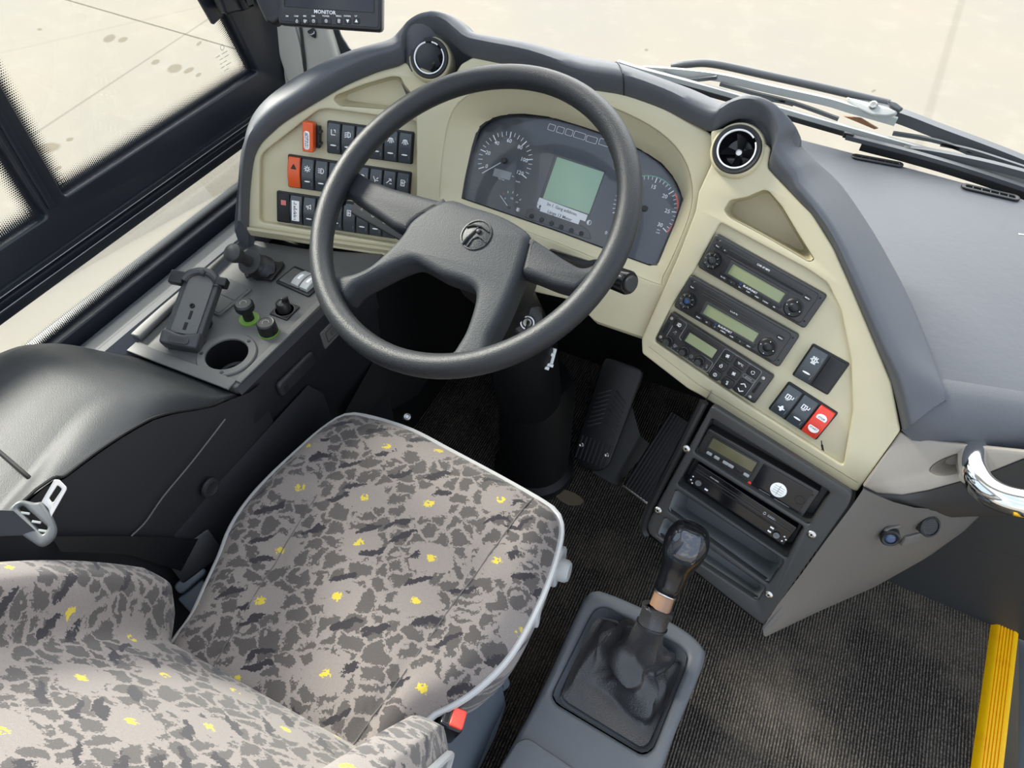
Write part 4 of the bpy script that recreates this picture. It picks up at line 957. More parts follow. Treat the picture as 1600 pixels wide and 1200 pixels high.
W = B(f); W.rib([g(.60, .84), g(.70, .84)], .0006, .0034); W.rib([g(.74, .86), g(.87, .86)], .0006, .0034); W.obj('print', GREYPR, dr)
b = B(f)
for a, c in ((.025, .12), (.968, .2), (.968, .85)): b.disc(.0014, *g(a, c), .0022, 8)
b.obj('screw_hole', VOID, t)
# disc player
f, w, h = FT.up(-.004).dev(k4(478, 452), k4(1178, 900), k4(1092, 1040), k4(425, 590)); g = L2(w, h)
t = thing('disc_player', 'slim black disc player with a long slot in the second bay of the centre stack', 'disc player', f)
b = B(f); b.plate(rr(w, h, .002), (), .030, .0015, -.028); b.obj('housing', GLOSSB, t)
b = B(f); b.plate(rr(w*.74, .0030, .001, 0, h*.02), (), .0008, .0002, .0016); b.obj('disc_slot', VOID, t)
b = B(f); b.box(w*.96, .0016, .0016, 0, h*.17, .0016, .0005); b.box(w*.96, .0012, .0012, 0, h*.27, .0016, .0005); b.obj('ridge', RADIO, t)
for a, c in ((.10, .72), (.90, .75)):
    x, y = g(a, c); b = B(f); b.lathe([(.0062, 0), (.006, .0022), (.0045, .0028), (.0036, .0018), (0, .002)], 24, x=x, y=y, z=.0018); o = b.obj('knob', BLACK, t)
    b = B(f); b.lathe([(.0048, .0026), (.0048, .0032), (.0042, .0032), (.0042, .0026)], 24, x=x, y=y, z=.0018); b.obj('knob_ring', GREYPR, o)
W = B(f)
for a, c in ((.03, .62), (.03, .80), (.055, .9), (.96, .62), (.965, .84), (.985, .7)): W.disc(.0014, *g(a, c), .0021, 8)
W.box(.006, .0032, .0002, *g(.19, .80), .002, .0003); W.box(.006, .0032, .0002, *g(.835, .60), .002, .0003); W.box(.006, .0030, .0002, *g(.835, .80), .002, .0003)
W.text('DVD/MP3', .0038, *g(.2, .22), .0021); x, y = g(.76, .24); W.text('BOSCH', .0042, x+.004, y, .0021); W.rib(circ(.0022, x-.0085, y, 12), .0006, .0021, True); W.obj('lettering', WHITE, t)
# ================================================================== STEERING WHEEL
wn = V((-.125, -.446, .886)).normalized()
WH = Fr((-.409, .706, .896), wn, (1, 0, .14)); WR = .225
sw = thing('steering_wheel', 'large black four-spoke steering wheel with an embossed round emblem', 'steering wheel', WH)
b = B(WH); n, m = 96, 16; rows = []
for i in range(n):
    a = 2*PI*i/n; c = V((math.cos(a), math.sin(a), 0))
    rows.append([c*(WR+.0165*math.cos(2*PI*k/m))+V((0, 0, .0175*math.sin(2*PI*k/m))) for k in range(m)])
b.grid(rows, cu=True, cv=True); b.obj('rim', WHEELM, sw)
WP = WH.up(-.022)
def c3(x, y): return (480+x/4, 280+y/4)
PAD = [(702, 319), (740, 328), (781, 341), (812, 357), (831, 374), (828, 395), (818, 427), (803, 467), (786, 505), (772, 532), (764, 562), (738, 570), (706, 568), (717, 548), (731, 524), (742, 493), (747, 470), (744, 456), (725, 446), (696, 437), (672, 424), (653, 415), (635, 418), (612, 428), (585, 442), (560, 456), (545, 472), (528, 462), (514, 440), (528, 437), (556, 433), (582, 422), (606, 402), (632, 375), (652, 348)]
pu = WP.uvs(PAD)
b = B(WP); b.plate([(p.x, p.y) for p in smooth([V((*q, 0)) for q in pu], 140)], (), .046, .012, -.030, res=4); b.obj('hub_cover', PADM, sw, sharp=50)
SPL = [(520, 290), (530, 272), (545, 262), (556, 268), (576, 281), (615, 297), (660, 309), (707, 321), (650, 352), (640, 366), (618, 358), (585, 335), (552, 313), (540, 303), (531, 303), (518, 315)]
SPR = [(828, 372), (846, 383), (880, 406), (905, 420), (918, 421), (932, 414), (945, 402), (952, 415), (938, 432), (915, 450), (902, 459), (870, 451), (838, 438), (815, 430), (818, 415)]
for P_ in (SPL, SPR):
    b = B(WP); b.plate(rp(WP.uvs(P_), .006), (), .034, .010, -.024, res=4); b.obj('spoke', SPOKEM, sw, sharp=50)
e = WP.up(.0165); f, w, h = e.dev((714, 343), (776, 343), (776, 391), (714, 391)); R_ = .0225
f = e.at(*e.uv((744, 367)), 0, -.12)
b = B(f); b.lathe([(R_*1.04, -.003), (R_*1.02, .0012), (R_*.93, .0016), (R_*.90, .0002), (R_*.5, .0022), (0, .003)], 48); em = b.obj('emblem', WHEELM, sw)
b = B(f); b.tube([V((-.019, .006, .0022)), V((-.008, .0115, .0034)), V((.004, .0125, .0036)), V((.018, .0085, .0024))], [.0012, .0018, .0018, .001], 8)
b.tube([V((.0, .011, .003)), V((-.003, .002, .0034)), V((-.009, -.010, .003)), V((-.012, -.019, .0014))], [.001, .002, .0024, .002], 8)
b.tube([V((-.004, -.020, .0014)), V((.0, -.008, .003)), V((.006, -.003, .0034)), V((.013, -.004, .003)), V((.020, -.007, .0016))], [.001, .0011, .0011, .0011, .001], 8)
b.lathe([(.0038, .002), (.0036, .0048), (.002, .0062), (0, .0064)], 16, x=.003, y=.0045); b.obj('emblem_figure', WHEELM, em)

# steering column, lock and keys
top = WH.T-wn*.05; ax = (V((-.385, .86, .40))-top)
colm = thing('steering_column', 'dark steering column shroud under the wheel with ignition lock on its right', 'steering column', V((-.39, .9, 0)))
b = B(); A0, A1, A2 = WH.T-wn*.035, WH.T-wn*.13, V((-.385, .87, .52))
fr1 = Fr(WH.T-wn*.055-V((0, .02, 0)), wn, (1, 0, 0)); b = B(fr1); b.lathe([(.030, 0), (.042, -.012), (.050, -.04), (.055, -.10), (.050, -.15), (.03, -.17)], 28, sq=3); b.obj('shroud', FOOT, colm)
b = B(); b.tube([WH.T-wn*.15, V((-.392, .80, .66)), V((-.388, .86, .50)), V((-.385, .885, .33)), V((-.385, .895, .31))], [.035, .05, .065, .07, .06], 24); b.obj('lower_shroud', FOOT, colm)
b = B(); b.lathe([(.085, 0), (.085, .30), (.07, .34)], 24, x=-.385, y=.93, z=.0); b.lathe([(.10, 0), (.098, .02), (.085, .035)], 28, x=-.385, y=.93, z=0); b.obj('column_foot', FOOT, colm)
LK = Fr(Xp(824, 503, -.345), (.35, -.80, .48))
b = B(LK); b.lathe([(.026, -.06), (.026, -.002), (.022, .002), (.014, .002), (.0125, .005), (.008, .005), (.006, .004), (0, .004)], 28); lk = b.obj('ignition_lock', DARKG, colm); lk['label'] = 'ignition lock barrel with a key'
b = B(LK); b.lathe([(.0125, .0045), (.0118, .0062), (.0098, .0062), (.0095, .0045)], 24); b.obj('lock_ring', STEEL, lk)
kt = thing('key_bunch', 'key in the ignition with a clear plastic fob hanging below the wheel rim', 'keys', LK)
b = B(LK); b.box(.003, .010, .022, 0, 0, .004, .001); b.obj('key_shaft', STEEL, kt)
b = B(LK); b.box(.005, .020, .018, 0, 0, .026, .002); b.obj('key_head', BLACK, kt)
K0 = LK.M @ V((0, 0, .042)); K1 = Xp(858, 552, -.33)
b = B(); b.tube(smooth([K0, K0.lerp(K1, .4)+V((.004, 0, .004)), K1+V((0, 0, .02)), K1], 16, False), .0014, 8); b.obj('strap', BLUEP, kt)
b = B(Fr(K1+V((0, 0, -.012)), (.1, -.8, .5)))
for i, (x, y, ww, hh) in enumerate(((0, 0, .009, .042), (.008, .006, .006, .030), (-.008, -.009, .006, .026), (0, -.012, .026, .006), (.001, .009, .018, .006), (-.004, -.019, .022, .006))): b.box(ww, hh, .005, x, y, -.002+.001*i, .001)
b.obj('clear_fob', CLEARP, kt)
# stalks
FS1 = Fr(Yp(600, 345, .80), (-.15, -.75, .64), Yp(645, 372, .80)-Yp(553, 316, .80))
f, w, h = FS1.dev((556, 313), (648, 362), (638, 377), (549, 326))
t = thing('indicator_stalk', 'flat black stalk with white symbols behind the left spoke of the wheel', 'stalk', f)
b = B(f); b.plate(rr(w*1.0, h*1.3, .004, 0, -h*.25), (), .014, .003, -.012); b.obj('lever', BLACK, t)
W = B(f); icon(W, 'arrow', -w*.34, 0, .0026, .0022); icon(W, 'clock', -w*.14, 0, .0036, .0022)
for s in (-1, 1): W.rib([(w*.06+s*.001, -.003), (w*.06+s*.001, -.0012), (w*.06+s*.001, -.003)], .0004, .0022); W.rib([(w*.06+s*.0012, .0032), (w*.06+s*.0012, -.0032), (w*.06+s*.0058, 0), (w*.06+s*.0012, .0032)], .0006, .0022)
icon(W, 'fog', w*.3, 0, .0036, .0022); W.obj('symbols', GREYPR, t)
b = B(); b.tube([f.M @ V((w*.45, 0, -.006)), f.M @ V((w*.8, -.0, -.03)), WH.T-wn*.09+V((-.06, 0, 0))], [.006, .008, .012], 12); b.obj('stem', BLACK, t)
E1 = Yp(984, 443, .80); E0 = WH.T-wn*.075+V((.06, 0, -.012)); d = V((.82, -.46, .34)).normalized(); E0 = E1-d*.20; FE = Fr(E1, d, (0, 0, 1)); LL = (E1-E0).length
t = thing('wiper_stalk', 'round black stalk with an end button to the right of the steering wheel', 'stalk', FE)
b = B(FE); b.lathe([(.010, -LL), (.012, -.10), (.0175, -.085), (.0185, -.004), (.0165, 0), (.0130, .0)], 32); b.obj('lever', GLOSSB, t)
b = B(FE); b.lathe([(.0130, -.001), (.0125, .004), (.0110, .0055), (0, .006)], 28); b.obj('end_button', DARKG, t)
b = B(); f2 = Fr(FC.up(.02).p((883, 405)), FC.n, FC.ex); b = B(f2); b.plate(rr(.035, .014, .003), (), .012, .003, -.006); tag(b.obj('column_clip', BLACK), 'small black clip on the cream fascia above the right wheel spoke', 'clip')

# ================================================================== SIDE CONSOLE
CZ = .62
CS = Fr((-.83, .6, CZ), (0, 0, 1))
def q2(x, y): return (200+x/4.4444, 360+y/4.4444)
sc_ = thing('side_console', 'grey side console with controls between the driver seat and the window', 'console', V((-.83, .62, .3)))
CO = [(203, 540), (382, 372), (480, 388), (600, 396), (560, 440), (511, 469), (368, 606)]
u = CS.uvs(CO); cup = CS.uv((355, 555)); cr_ = (V(CS.uv((401, 556)))-V(CS.uv((309, 554)))).length/2
b = B(CS); b.plate(rp(u, .006), [circ(cr_*.72, *cup, 40)], .02, .004, -.02); b.obj('top_panel', CONSM, sc_)
# rear border strip and raised seam along the inner edge
def strip(bb, qs, w, t, z=CZ):
    P = [Zp(*q, z) for q in qs]; d = (P[1]-P[0]).normalized(); e = V((-d.y, d.x, 0))*w/2
    bb.plate([((p).x, (p).y) for p in (P[0]-e, P[1]-e, P[1]+e, P[0]+e)], (), t, t*.4, z)
b = B(); strip(b, ((206, 543), (364, 603)), .022, .004); strip(b, ((372, 598), (512, 462)), .012, .0035); strip(b, ((214, 532), (380, 374)), .022, .012); b.obj('edge_strip', CONSM, sc_)
# inner side panel descending toward the floor
I0, I1, I2 = Zp(368, 607, CZ), Zp(512, 469, CZ), Zp(575, 425, CZ)
def drop(p, dz, dx): return V((p.x+dx, p.y, p.z-dz))
b = B(); b.grid([[drop(p, .002, 0) for p in (I0, I1, I2)], [drop(p, .012, .008) for p in (I0, I1, I2)], [drop(p, .085, .010) for p in (I0, I1, I2)], [drop(p, .095, .004) for p in (I0, I1, I2)], [drop(p, .30, -.01) for p in (I0, I1, I2)], [drop(p, .62, -.01) for p in (I0, I1, I2)]]); b.obj('side_panel', SIDEM, sc_)
FI = Fr(I0+V((.0125, 0, -.04)), (1, -.02, .03), (I1-I0).normalized())
f, w, h = FI.dev(q2(1010, 1075), q2(1255, 830), q2(1300, 905), q2(1060, 1150))
b = B(f); b.plate(rr(w, h*.95, .008), (), .010, .004, -.002); hd = b.obj('drawer_handle', SIDEM, sc_)
b = B(f); b.plate(rr(w*.10, h*.5, .002, -w*.36, -h*.12), (), .001, .0002, .0078); b.obj('finger_slot', VOID, hd)
f, w, h = FI.dev((496, 520), (512, 500), (538, 520), (508, 545))
f = FI.at(*FI.uv((522, 513)), .0, 0); b = B(f); b.plate(rr(.075, .040, .003), (), .003, .001); lt = b.obj('vent_plate', CONSM, sc_)
b = B(f); b.rib(rr(.052, .024, .002), .0012, .0031, True); b.rib(rr(.034, .010, .002, .004), .001, .0031, True); b.rib([(-.01, 0), (.018, 0)], .0008, .0031); b.obj('vent_grooves', VOID, lt)
# sill trim between console and window
u0, u1 = I0.y-.02, .86
b = B(); rows = []
for y in (.36, .5, .7, .86):
    rows.append([V((XW+dx, y, z)) for dx, z in ((.0215, .600), (.024, .612), (.032, .622), (.046, .624), (.056, .620), (.066, .622), (.080, .634), (.092, .634), (.108, .622), (.122, .606))])
b.grid(rows); tr = b.obj('sill_trim', SILLM, sc_)
# cup holder
t = thing('cup_holder', 'round recessed cup holder with a wide flange at the rear of the side console', 'cup holder', CS.at(*cup))
f = CS.at(*cup, 0)
b = B(f); b.lathe([(cr_*.70, -.02), (cr_*.70, .0015), (cr_*.72, .0035), (cr_*.96, .004), (cr_, .002), (cr_, -.001)], 48, caps=False); fl1 = b.obj('flange', CONSM, t)
b = B(f); b.lathe([(cr_*.70, .001), (cr_*.66, -.05), (cr_*.56, -.052), (cr_*.55, -.075), (0, -.075)], 40, caps=False); b.obj('cup', BLACK, t)
for a in (70, 205, 300):
    b = B(f); b.lathe([(.0032, .0035), (.003, .0048), (.0018, .0046), (0, .0046)], 12, x=cr_*.85*math.cos(math.radians(a)), y=cr_*.85*math.sin(math.radians(a))); b.obj('screw', DARKG, t)
# joystick
j0 = CS.uv(q2(955, 290)); f = CS.at(*j0, .004, .15)
t = thing('mirror_joystick', 'black ribbed joystick standing on a square plate near the front of the side console', 'joystick', f)
b = B(f); b.plate(rr(.058, .050, .004), (), .005, .0015); b.obj('base_plate', BLACK, t)
b = B(f)
for x, y in ((.02, .026), (-.02, -.026)): b.lathe([(.004, 0), (.004, .004), (.0025, .005), (0, .005)], 12, x=x, y=y)
b.obj('screw', DARKG, t)
P0_ = CS.M @ V((*j0, .006)); P1_ = Zp(*q2(715, 150), CZ+.085); ax = P1_-P0_
b = B(); N = 60; path = []; rad = []
ks = [(0, .024), (.04, .025), (.08, .021), (.12, .0245), (.17, .019), (.21, .0225), (.26, .0165), (.30, .019), (.36, .0135), (.44, .012), (.46, .012)]
for t_, r_ in ks: path.append(P0_+ax*t_); rad.append(r_)
b.tube(path, rad, 24); b.obj('bellows', BLACK, t)
b = B(); b.tube([P0_+ax*v for v in (.44, .455, .475, .49)], [.012, .023, .023, .013], 28); b.obj('collar', DARKG, t)
b = B(); b.tube([P0_+ax*v for v in (.48, .60, .72, .82, .90, .98, 1.03, 1.05)], [.010, .0095, .0105, .014, .0165, .0165, .012, .004], 24); b.obj('grip', DARKG, t)
# knobs
def knob(q, label, r, hh, ring, tall=None, square=False, mark=True):
    c = CS.uv(q); f = CS.at(*c, 0)
    t = thing('control_knob', label, 'knob', f, 'round knobs on the side console')
    if square:
        b = B(CS.at(*c, 0, 0)); b.plate(rr(.038, .038, .002), (), .003, .001); b.obj('base_plate', BLACK, t); b = B(f); b.lathe([(.0175, .003), (.0175, .0036), (.0165, .0036), (.0165, .003)], 28); b.obj('ring', CONSM, t)
    if ring: b = B(f); b.lathe([(r*1.05, 0), (r*1.05, .0035), (r*.6, .0035)], 28); b.obj('green_ring', GREEN, t)
    b = B(f); z0 = .003
    if tall: b.lathe([(r*.55, z0), (r*.55, z0+tall), (r*.9, z0+tall), (r, z0+tall+.003), (r*.98, z0+tall+hh), (r*.8, z0+tall+hh+.003), (0, z0+tall+hh+.004)], 32)
    else: b.lathe([(r, z0), (r*.96, z0+hh-.002), (r*.85, z0+hh), (r*.72, z0+hh-.0004), (r*.70, z0+hh-.001), (0, z0+hh-.0006)], 32)
    kn = b.obj('cap', BLACK, t); top = z0+hh+(tall or 0)+(.004 if tall else 0)
    if mark: b = B(f); b.rib([(r*.35*math.cos(a), r*.35*math.sin(a)) for a in (0.4, 1.4, 2.4, 3.4, 4.4)], .0008, top-.0004); b.obj('mark', GREYPR, kn)
    if square: b = B(f); b.box(.004, .012, .010, 0, .006, z0+hh-.002, .001, Matrix.Rotation(-.5, 4, 'Z')); b.obj('pointer', BLACK, kn)
    return t
knob(q2(845, 622), 'black pull knob with a green ring, nearest the phone cradle on the side console', .0165, .012, True, .022)
knob(q2(980, 710), 'low round black knob with a green ring right beside the cup holder', .0165, .022, True)
knob(q2(1090, 560), 'black rotary knob on a square plate on the side console', .0125, .018, False, None, True)
# blank covers
f, w, h = CS.dev(q2(690, 335), q2(865, 410), q2(640, 605), q2(470, 520))
t = thing('cover_plate', 'flat black cover plate on the side console beside the phone cradle', 'cover plate', f)
b = B(f); b.plate(rr(w, h, .004), (), .003, .001); b.obj('frame', CONSM, t)
b = B(f); b.plate(rr(w*.84, h*.42, .003, 0, h*.22), (), .002, .0008, .002); b.plate(rr(w*.84, h*.42, .003, 0, -h*.24), (), .002, .0008, .002); b.obj('blank_panel', CONSM, t)
f, w, h = CS.dev(q2(1150, 248), q2(1370, 345), q2(1275, 475), q2(1035, 372))
t = thing('seat_switch_panel', 'black panel with two pale grey rocker levers at the inner edge of the side console', 'switch panel', f)
b = B(f); b.plate(rr(w, h, .004), (), .004, .0015); b.obj('frame', BLACK, t)
b = B(f); b.plate(rr(w*.36, h*.78, .003, -w*.27, 0), (), .002, .0008, .003); b.obj('blank_panel', CONSM, t)
for x in (.02, .28):
    b = B(f.at(w*x, 0, .004)); rocker_bm(b, w*.23, h*.74, .010); o = b.obj('rocker', LEVERM, t)
    b = B(f.at(w*x, 0, .004)); rocker_bm(b, w*.09, h*.5, .0108); b.obj('white_stripe', WHITE, o)
# phone cradle
PHONEM = plastic('cradle_plastic', (58, 59, 60), .38)
f, w, h = CS.dev(q2(370, 505), q2(640, 610), q2(390, 850), q2(215, 770))
cr0 = CS.dev(q2(440, 420), q2(660, 500), q2(370, 850), q2(160, 760))[0]
p_b = Zp(*q2(330, 770), CZ+.03); p_t = Zp(*q2(560, 340), CZ+.045)
ax = (p_t-p_b); FPH = Fr((p_b+p_t)/2, (.22, -.32, .92), ax)
t = thing('phone_cradle', 'empty black phone cradle tilted on the side console beside the window', 'phone holder', FPH)
Lc = ax.length; Wc = .066
b = B(FPH); b.plate(rr(Lc*.98, Wc*.9, .006), (), .016, .004, -.014); b.obj('back_shell', PHONEM, t)
b = B(FPH); b.plate(rr(Lc*.80, Wc*.66, .006, Lc*.06), (), .004, .001, .0005); pn = b.obj('inner_panel', CONSM, t)
b = B(FPH); b.lathe([(.0045, 0), (.004, .003), (.002, .0032), (.0016, .001), (0, .001)], 14, z=.004, x=Lc*.03); b.plate(rr(.016, .005, .001, -Lc*.09, -.002), (), .0008, .0002, .004); b.plate(rr(.014, .006, .001, -Lc*.24, .0), (), .0008, .0002, .004); b.obj('contacts', VOID, pn)
for s in (-1, 1):
    b = B(FPH); b.plate(rr(Lc*.86, .009, .003, Lc*.02, s*Wc*.42), (), .020 if s < 0 else .014, .003, -.012); b.obj('side_wall', PHONEM, t)
b = B(FPH); b.plate(rp([(-Lc*.52, -Wc*.5), (-Lc*.30, -Wc*.5), (-Lc*.33, -Wc*.30), (-Lc*.37, 0), (-Lc*.33, Wc*.34), (-Lc*.34, Wc*.5), (-Lc*.52, Wc*.45)], .006), (), .030, .005, -.016); lp = b.obj('bottom_cup', PHONEM, t)
b = B(FPH.at(-Lc*.45, -.002, .014)); b.plate(rr(.013, .034, .006), (), .002, .0008); b.text('brodit', .008, 0, 0, .0021, -PI/2); b.obj('badge', DARKG, lp)
b = B(FPH); P = [V((Lc*(.33+.17*math.cos(a)), Wc*.44*math.sin(a), .004)) for a in [-PI/2+PI*i/14 for i in range(15)]]; b.tube(P, .0075, 10); b.lathe([(.005, -.006), (.005, .012), (.003, .014), (0, .014)], 12, x=Lc*.47, y=0, z=.002); b.obj('top_arch', PHONEM, t)
b = B(FPH); b.plate(rr(.024, .024, .003, Lc*.36, Wc*.62), (), .014, .003, -.004); b.obj('clamp', BLACK, t)
b = B(FPH); b.plate(rr(.016, .02, .003, Lc*.40, -Wc*.52), (), .018, .003, -.006); b.obj('clamp', BLACK, t)
b = B(Fr(FPH.T-V((0, 0, .028)), (0, 0, 1), ax)); b.lathe([(.022, -.012), (.018, 0), (.02, .006)], 20); b.obj('swivel_mount', BLACK, t)
f, w, h = CS.dev(q2(290, 640), q2(600, 640), q2(395, 842), q2(232, 770))
P_ = [CS.uv(q2(*p)) for p in ((235, 765), (380, 600), (590, 640), (395, 845))]
b = B(CS); b.plate(rp(P_, .004), (), .004, .001); b.obj('foot_plate', CONSM, t)

# ================================================================== WHEEL-ARCH COVER behind the console
cv = thing('wheel_arch_cover', 'large rounded grey cover beside the driver seat, behind the side console', 'cover', V((-.86, .2, .4)))
XI = -.715
RQ = [((347, 621), .620), ((320, 614), .645), ((285, 607), .675), ((250, 604), .700), ((215, 605), .717), ((185, 610), .726), ((160, 618), .730), ((132, 634), .732), ((104, 664), .733), ((76, 702), .733), ((48, 738), .733), ((-60, 880), .733)]
SQ = [(349, 625), (330, 633), (300, 639), (268, 644), (237, 653), (212, 666), (185, 682), (152, 704), (122, 726), (98, 744), (66, 757), (-70, 880)]
rows = []
for (q, z), sq_ in zip(RQ, SQ):
    r = Zp(*q, z); s_ = Xp(*sq_, XI); s_ = V((min(s_.x, -.70), s_.y, s_.z)); r = V((min(r.x, XI-.012), r.y, r.z))
    yw = r.y-.06*max(0, (r.y-.3)/.17)*0
    row = [V((XW+.024, yw, z-.03-.02*max(0, (.73-z)/.1))), V((XW+.06, yw, z-.006)), V((XW+.13, yw, z)), V(((XW+.13)*.45+r.x*.55, yw*.4+r.y*.6, z+.002)), V((r.x-.05, r.y, z+.001)), V((r.x-.016, r.y, z)), r+V((0, 0, -.004)), r.lerp(s_, .25)+V((.004, 0, .001)), r.lerp(s_, .65)+V((.004, 0, .002)), s_]
    rows.append(row)
rows.append([V((p.x, -.75, p.z)) for p in rows[-1]])
eL, eR = Zp(196, 546, .612), Zp(366, 608, .612); r0 = []
for p in rows[0]:
    t_ = max(0, min(1, (p.x-(XW+.024))/(rows[0][-1].x-XW-.024))); q_ = eL.lerp(eR, t_); r0.append(V((p.x, q_.y, .612-.02*(1 if t_ in (0, 1) else 0))))
b = B(); b.grid([[p+V((0, .006, -.05)) for p in r0], r0]+rows); b.obj('lid', COVERM, cv, sharp=60, sub=1)
seam = [r[-1]+V((.001, 0, 0)) for r in rows]
b = B(); b.tube(smooth(seam, 48, False), .0022, 6); b.obj('lid_seam', VOID, cv)
b = B(); sm2 = [V((-.700, .505, .605)), V((-.700, .48, .61))]+seam; b.grid([[p+V((.002, 0, -.003)) for p in sm2], [V((XI+.012, p.y, min(p.z-.012, .56))) for p in sm2], [V((XI+.010, p.y, .34)) for p in sm2], [V((XI-.01, p.y, .0)) for p in sm2]]); b.obj('lower_panel', SIDEM, cv)
b = B(); rl = [Xp(*q, XI+.016) for q in ((352, 655), (300, 722), (256, 775), (228, 815), (205, 838))]; b.tube(smooth(rl, 20, False), .0012, 6); b.obj('panel_seam', CONSM, cv)
# rear lid segment with its cross seam
sq = [Zp(-60, 655, .735), Zp(0, 707, .735), Zp(30, 733, .735), Zp(48, 748, .730), Zp(62, 757, .715)]
b = B(); b.tube(smooth(sq, 24, False), .003, 6); b.obj('cross_seam', VOID, cv)
# kick panel and foot rest below the console
b = B(); k0 = Xp(305, 770, -.693); k1 = Xp(540, 595, -.693)
b.grid([[V((-.705, .26, .50)), V((-.700, .60, .50))], [V((-.695, .26, .47)), V((-.69, .62, .46))], [V((-.70, .26, .02)), V((-.695, .64, .02))]]); kp = tag(b.obj('kick_panel', SIDEM), 'dark kick panel below the side console next to the seat', 'panel')
b = B(Fr(Xp(328, 762, -.694), (1, 0, .05), (0, 1, 0))); b.lathe([(.017, 0), (.016, .004), (.012, .005), (.010, .004), (0, .004)], 24); b.obj('round_cap', SIDEM, kp)
b = B(); FRS2 = [Xp(540, 642, -.688), Xp(588, 556, -.688), Zp(690, 562, .17), Zp(625, 657, .04)]
b.grid([[FRS2[0], FRS2[1]], [FRS2[3], FRS2[2]]]); b.grid([[FRS2[0], FRS2[1]], [FRS2[0]+V((-.06, .05, -.2)), FRS2[1]+V((-.06, .05, -.2))]]); fr_ = tag(b.obj('foot_rest', DARKG), 'dark foot rest panel on the floor beyond the front of the seat', 'foot rest')
bp = Xp(636, 651, -.672); b = B(Fr(bp, (.5, -.4, .8))); b.lathe([(.011, 0), (.011, .003), (.008, .006), (.005, .0065), (.004, .004), (0, .004)], 20); tag(b.obj('bolt', STEEL), 'shiny round bolt head on the floor at the foot rest', 'bolt')
# ================================================================== DRIVER SEAT
SZ = .468
SEAMM = plastic('seam_thread', (92, 87, 85), .8)
seat = thing('driver_seat', 'driver seat upholstered in grey patterned fabric with yellow flecks', 'seat', V((-.41, .3, 0)))
SP = [(540, 650), (575, 652), (640, 672), (700, 703), (760, 735), (800, 757), (845, 783), (868, 800), (876, 822), (872, 855), (857, 905), (832, 962), (800, 1018), (765, 1058), (725, 1090), (685, 1112), (668, 1122)]
SP2 = [(300, 965), (322, 918), (345, 868), (360, 828), (385, 788), (420, 748), (468, 703), (505, 671)]
loop = [Zp(*q, SZ) for q in SP]; ll = [Zp(*q, SZ) for q in SP2]
loop += [V((-.235, .14, SZ)), V((-.25, .02, SZ)), V((-.57, .02, SZ)), V((-.60, .13, SZ))]+ll
SL = [V((p.x, p.y, SZ)) for p in resample(smooth(loop, 150), 120)]
cs = V((-.41, .34, SZ))
def dome(p):
    a = (p.x+.415)/.25; c = (p.y-.34)/.29
    z = .022*max(0, 1-abs(a)**3)*max(.2, 1-abs(c)**4)
    z += .006*math.exp(-((abs(a)-.85)/.12)**2)
    for s in (-.545, -.255):
        xs_ = s+.0*p.y; z -= .006*math.exp(-((p.x-(xs_+ (p.y-.4)*(-.12 if s < -.4 else .12)))/.006)**2)
    return z
rows = []
for sc, dz in ((.93, -.11), (.985, -.10), (1.0, -.06), (1.0, -.012), (.995, 0)):
    rows.append([cs+(p-cs)*sc+V((0, 0, dz)) for p in SL])
for sc in (.975, .94, .90, .85, .8, .74, .68, .62, .56, .5, .44, .38, .32, .26, .2, .13, .06, .0):
    r = []
    for p in SL:
        q = cs+(p-cs)*sc; e = min(1, (1-sc)/.12); r.append(V((q.x, q.y, SZ+.004+(dome(q)+.012)*e**.7)))
    rows.append(r)
b = B(); b.grid(rows, cu=True, cap0=True)
b.obj('seat_cushion', FABRIC, seat, uv=lambda c: (c.x+.1*c.z, c.y+.9*(c.z-SZ)*(1 if c.z < SZ else 0)), sharp=70)
b = B(); b.tube([p+V((0, 0, -.002)) for p in [cs+(p-cs)*1.004 for p in SL]], .0055, 8, closed=True); b.obj('piping', PIPING, seat)
from mathutils.bvhtree import BVHTree
cu_o = [o for o in seat.children if o.name.startswith('seat_cushion')][0]
bv = BVHTree.FromPolygons([v.co for v in cu_o.data.vertices], [tuple(p.vertices) for p in cu_o.data.polygons])
for s, k in ((-.545, -.12), (-.255, .12)):
    b = B(); pts = []
    for i in range(60):
        y = .03+.60*i/59; h_ = bv.ray_cast(V((s+(y-.4)*k, y, 1)), V((0, 0, -1)))[0]
        if h_ is not None and h_.z > SZ-.005: pts.append(h_+V((0, 0, -.0004)))
    b.tube(pts, .0011, 6); b.obj('stitched_seam', SEAMM, seat)
# backrest: centre panel between two forward bolsters, leaning back
BN = V((0, .85, .53))
def back(u, s):
    """u -1..1 across, s metres up the backrest"""
    base = V((-.41, .145, .49)); upv = V((0, -.47, .88)); fw = V((0, .88, .47))
    hw = .245+.012*math.sin(min(1, s/.5)*PI)
    au = abs(u); bol = .072*(1/(1+math.exp(-(au-.715)*42)))*(1-.35*max(0, (au-.93)/.07)) * (1-.25*min(1, s/.5))
    rnd = .03*max(0, 1-s/.06)**2
    lum = .018*math.sin(PI*min(1, s/.45))
    return base+V((u*hw, 0, 0))+upv*s+fw*(bol+lum-rnd*(au > .6)*1.6-rnd)
US = [-1+2*i/44 for i in range(45)]; US = [-1+2*i/80 for i in range(81)]; SS = [.78*i/34 for i in range(35)]
front = [[back(u, s) for u in US] for s in SS]
bb = V((0, -.88, -.47))*.13
rows = []
for r in front:
    rows.append([r[0]*.0+r[0]+bb*1.0]+[r[0]+bb*.35]+r+[r[-1]+bb*.35]+[r[-1]+bb*1.0])
b = B(); b.grid(rows)
for e_ in (rows[0], rows[-1]): b.grid([e_[1:-1], [e_[0].lerp(e_[-1], (q.x-e_[0].x)/(e_[-1].x-e_[0].x)) for q in e_[1:-1]]])
UVD = {}
arc_ = [0]
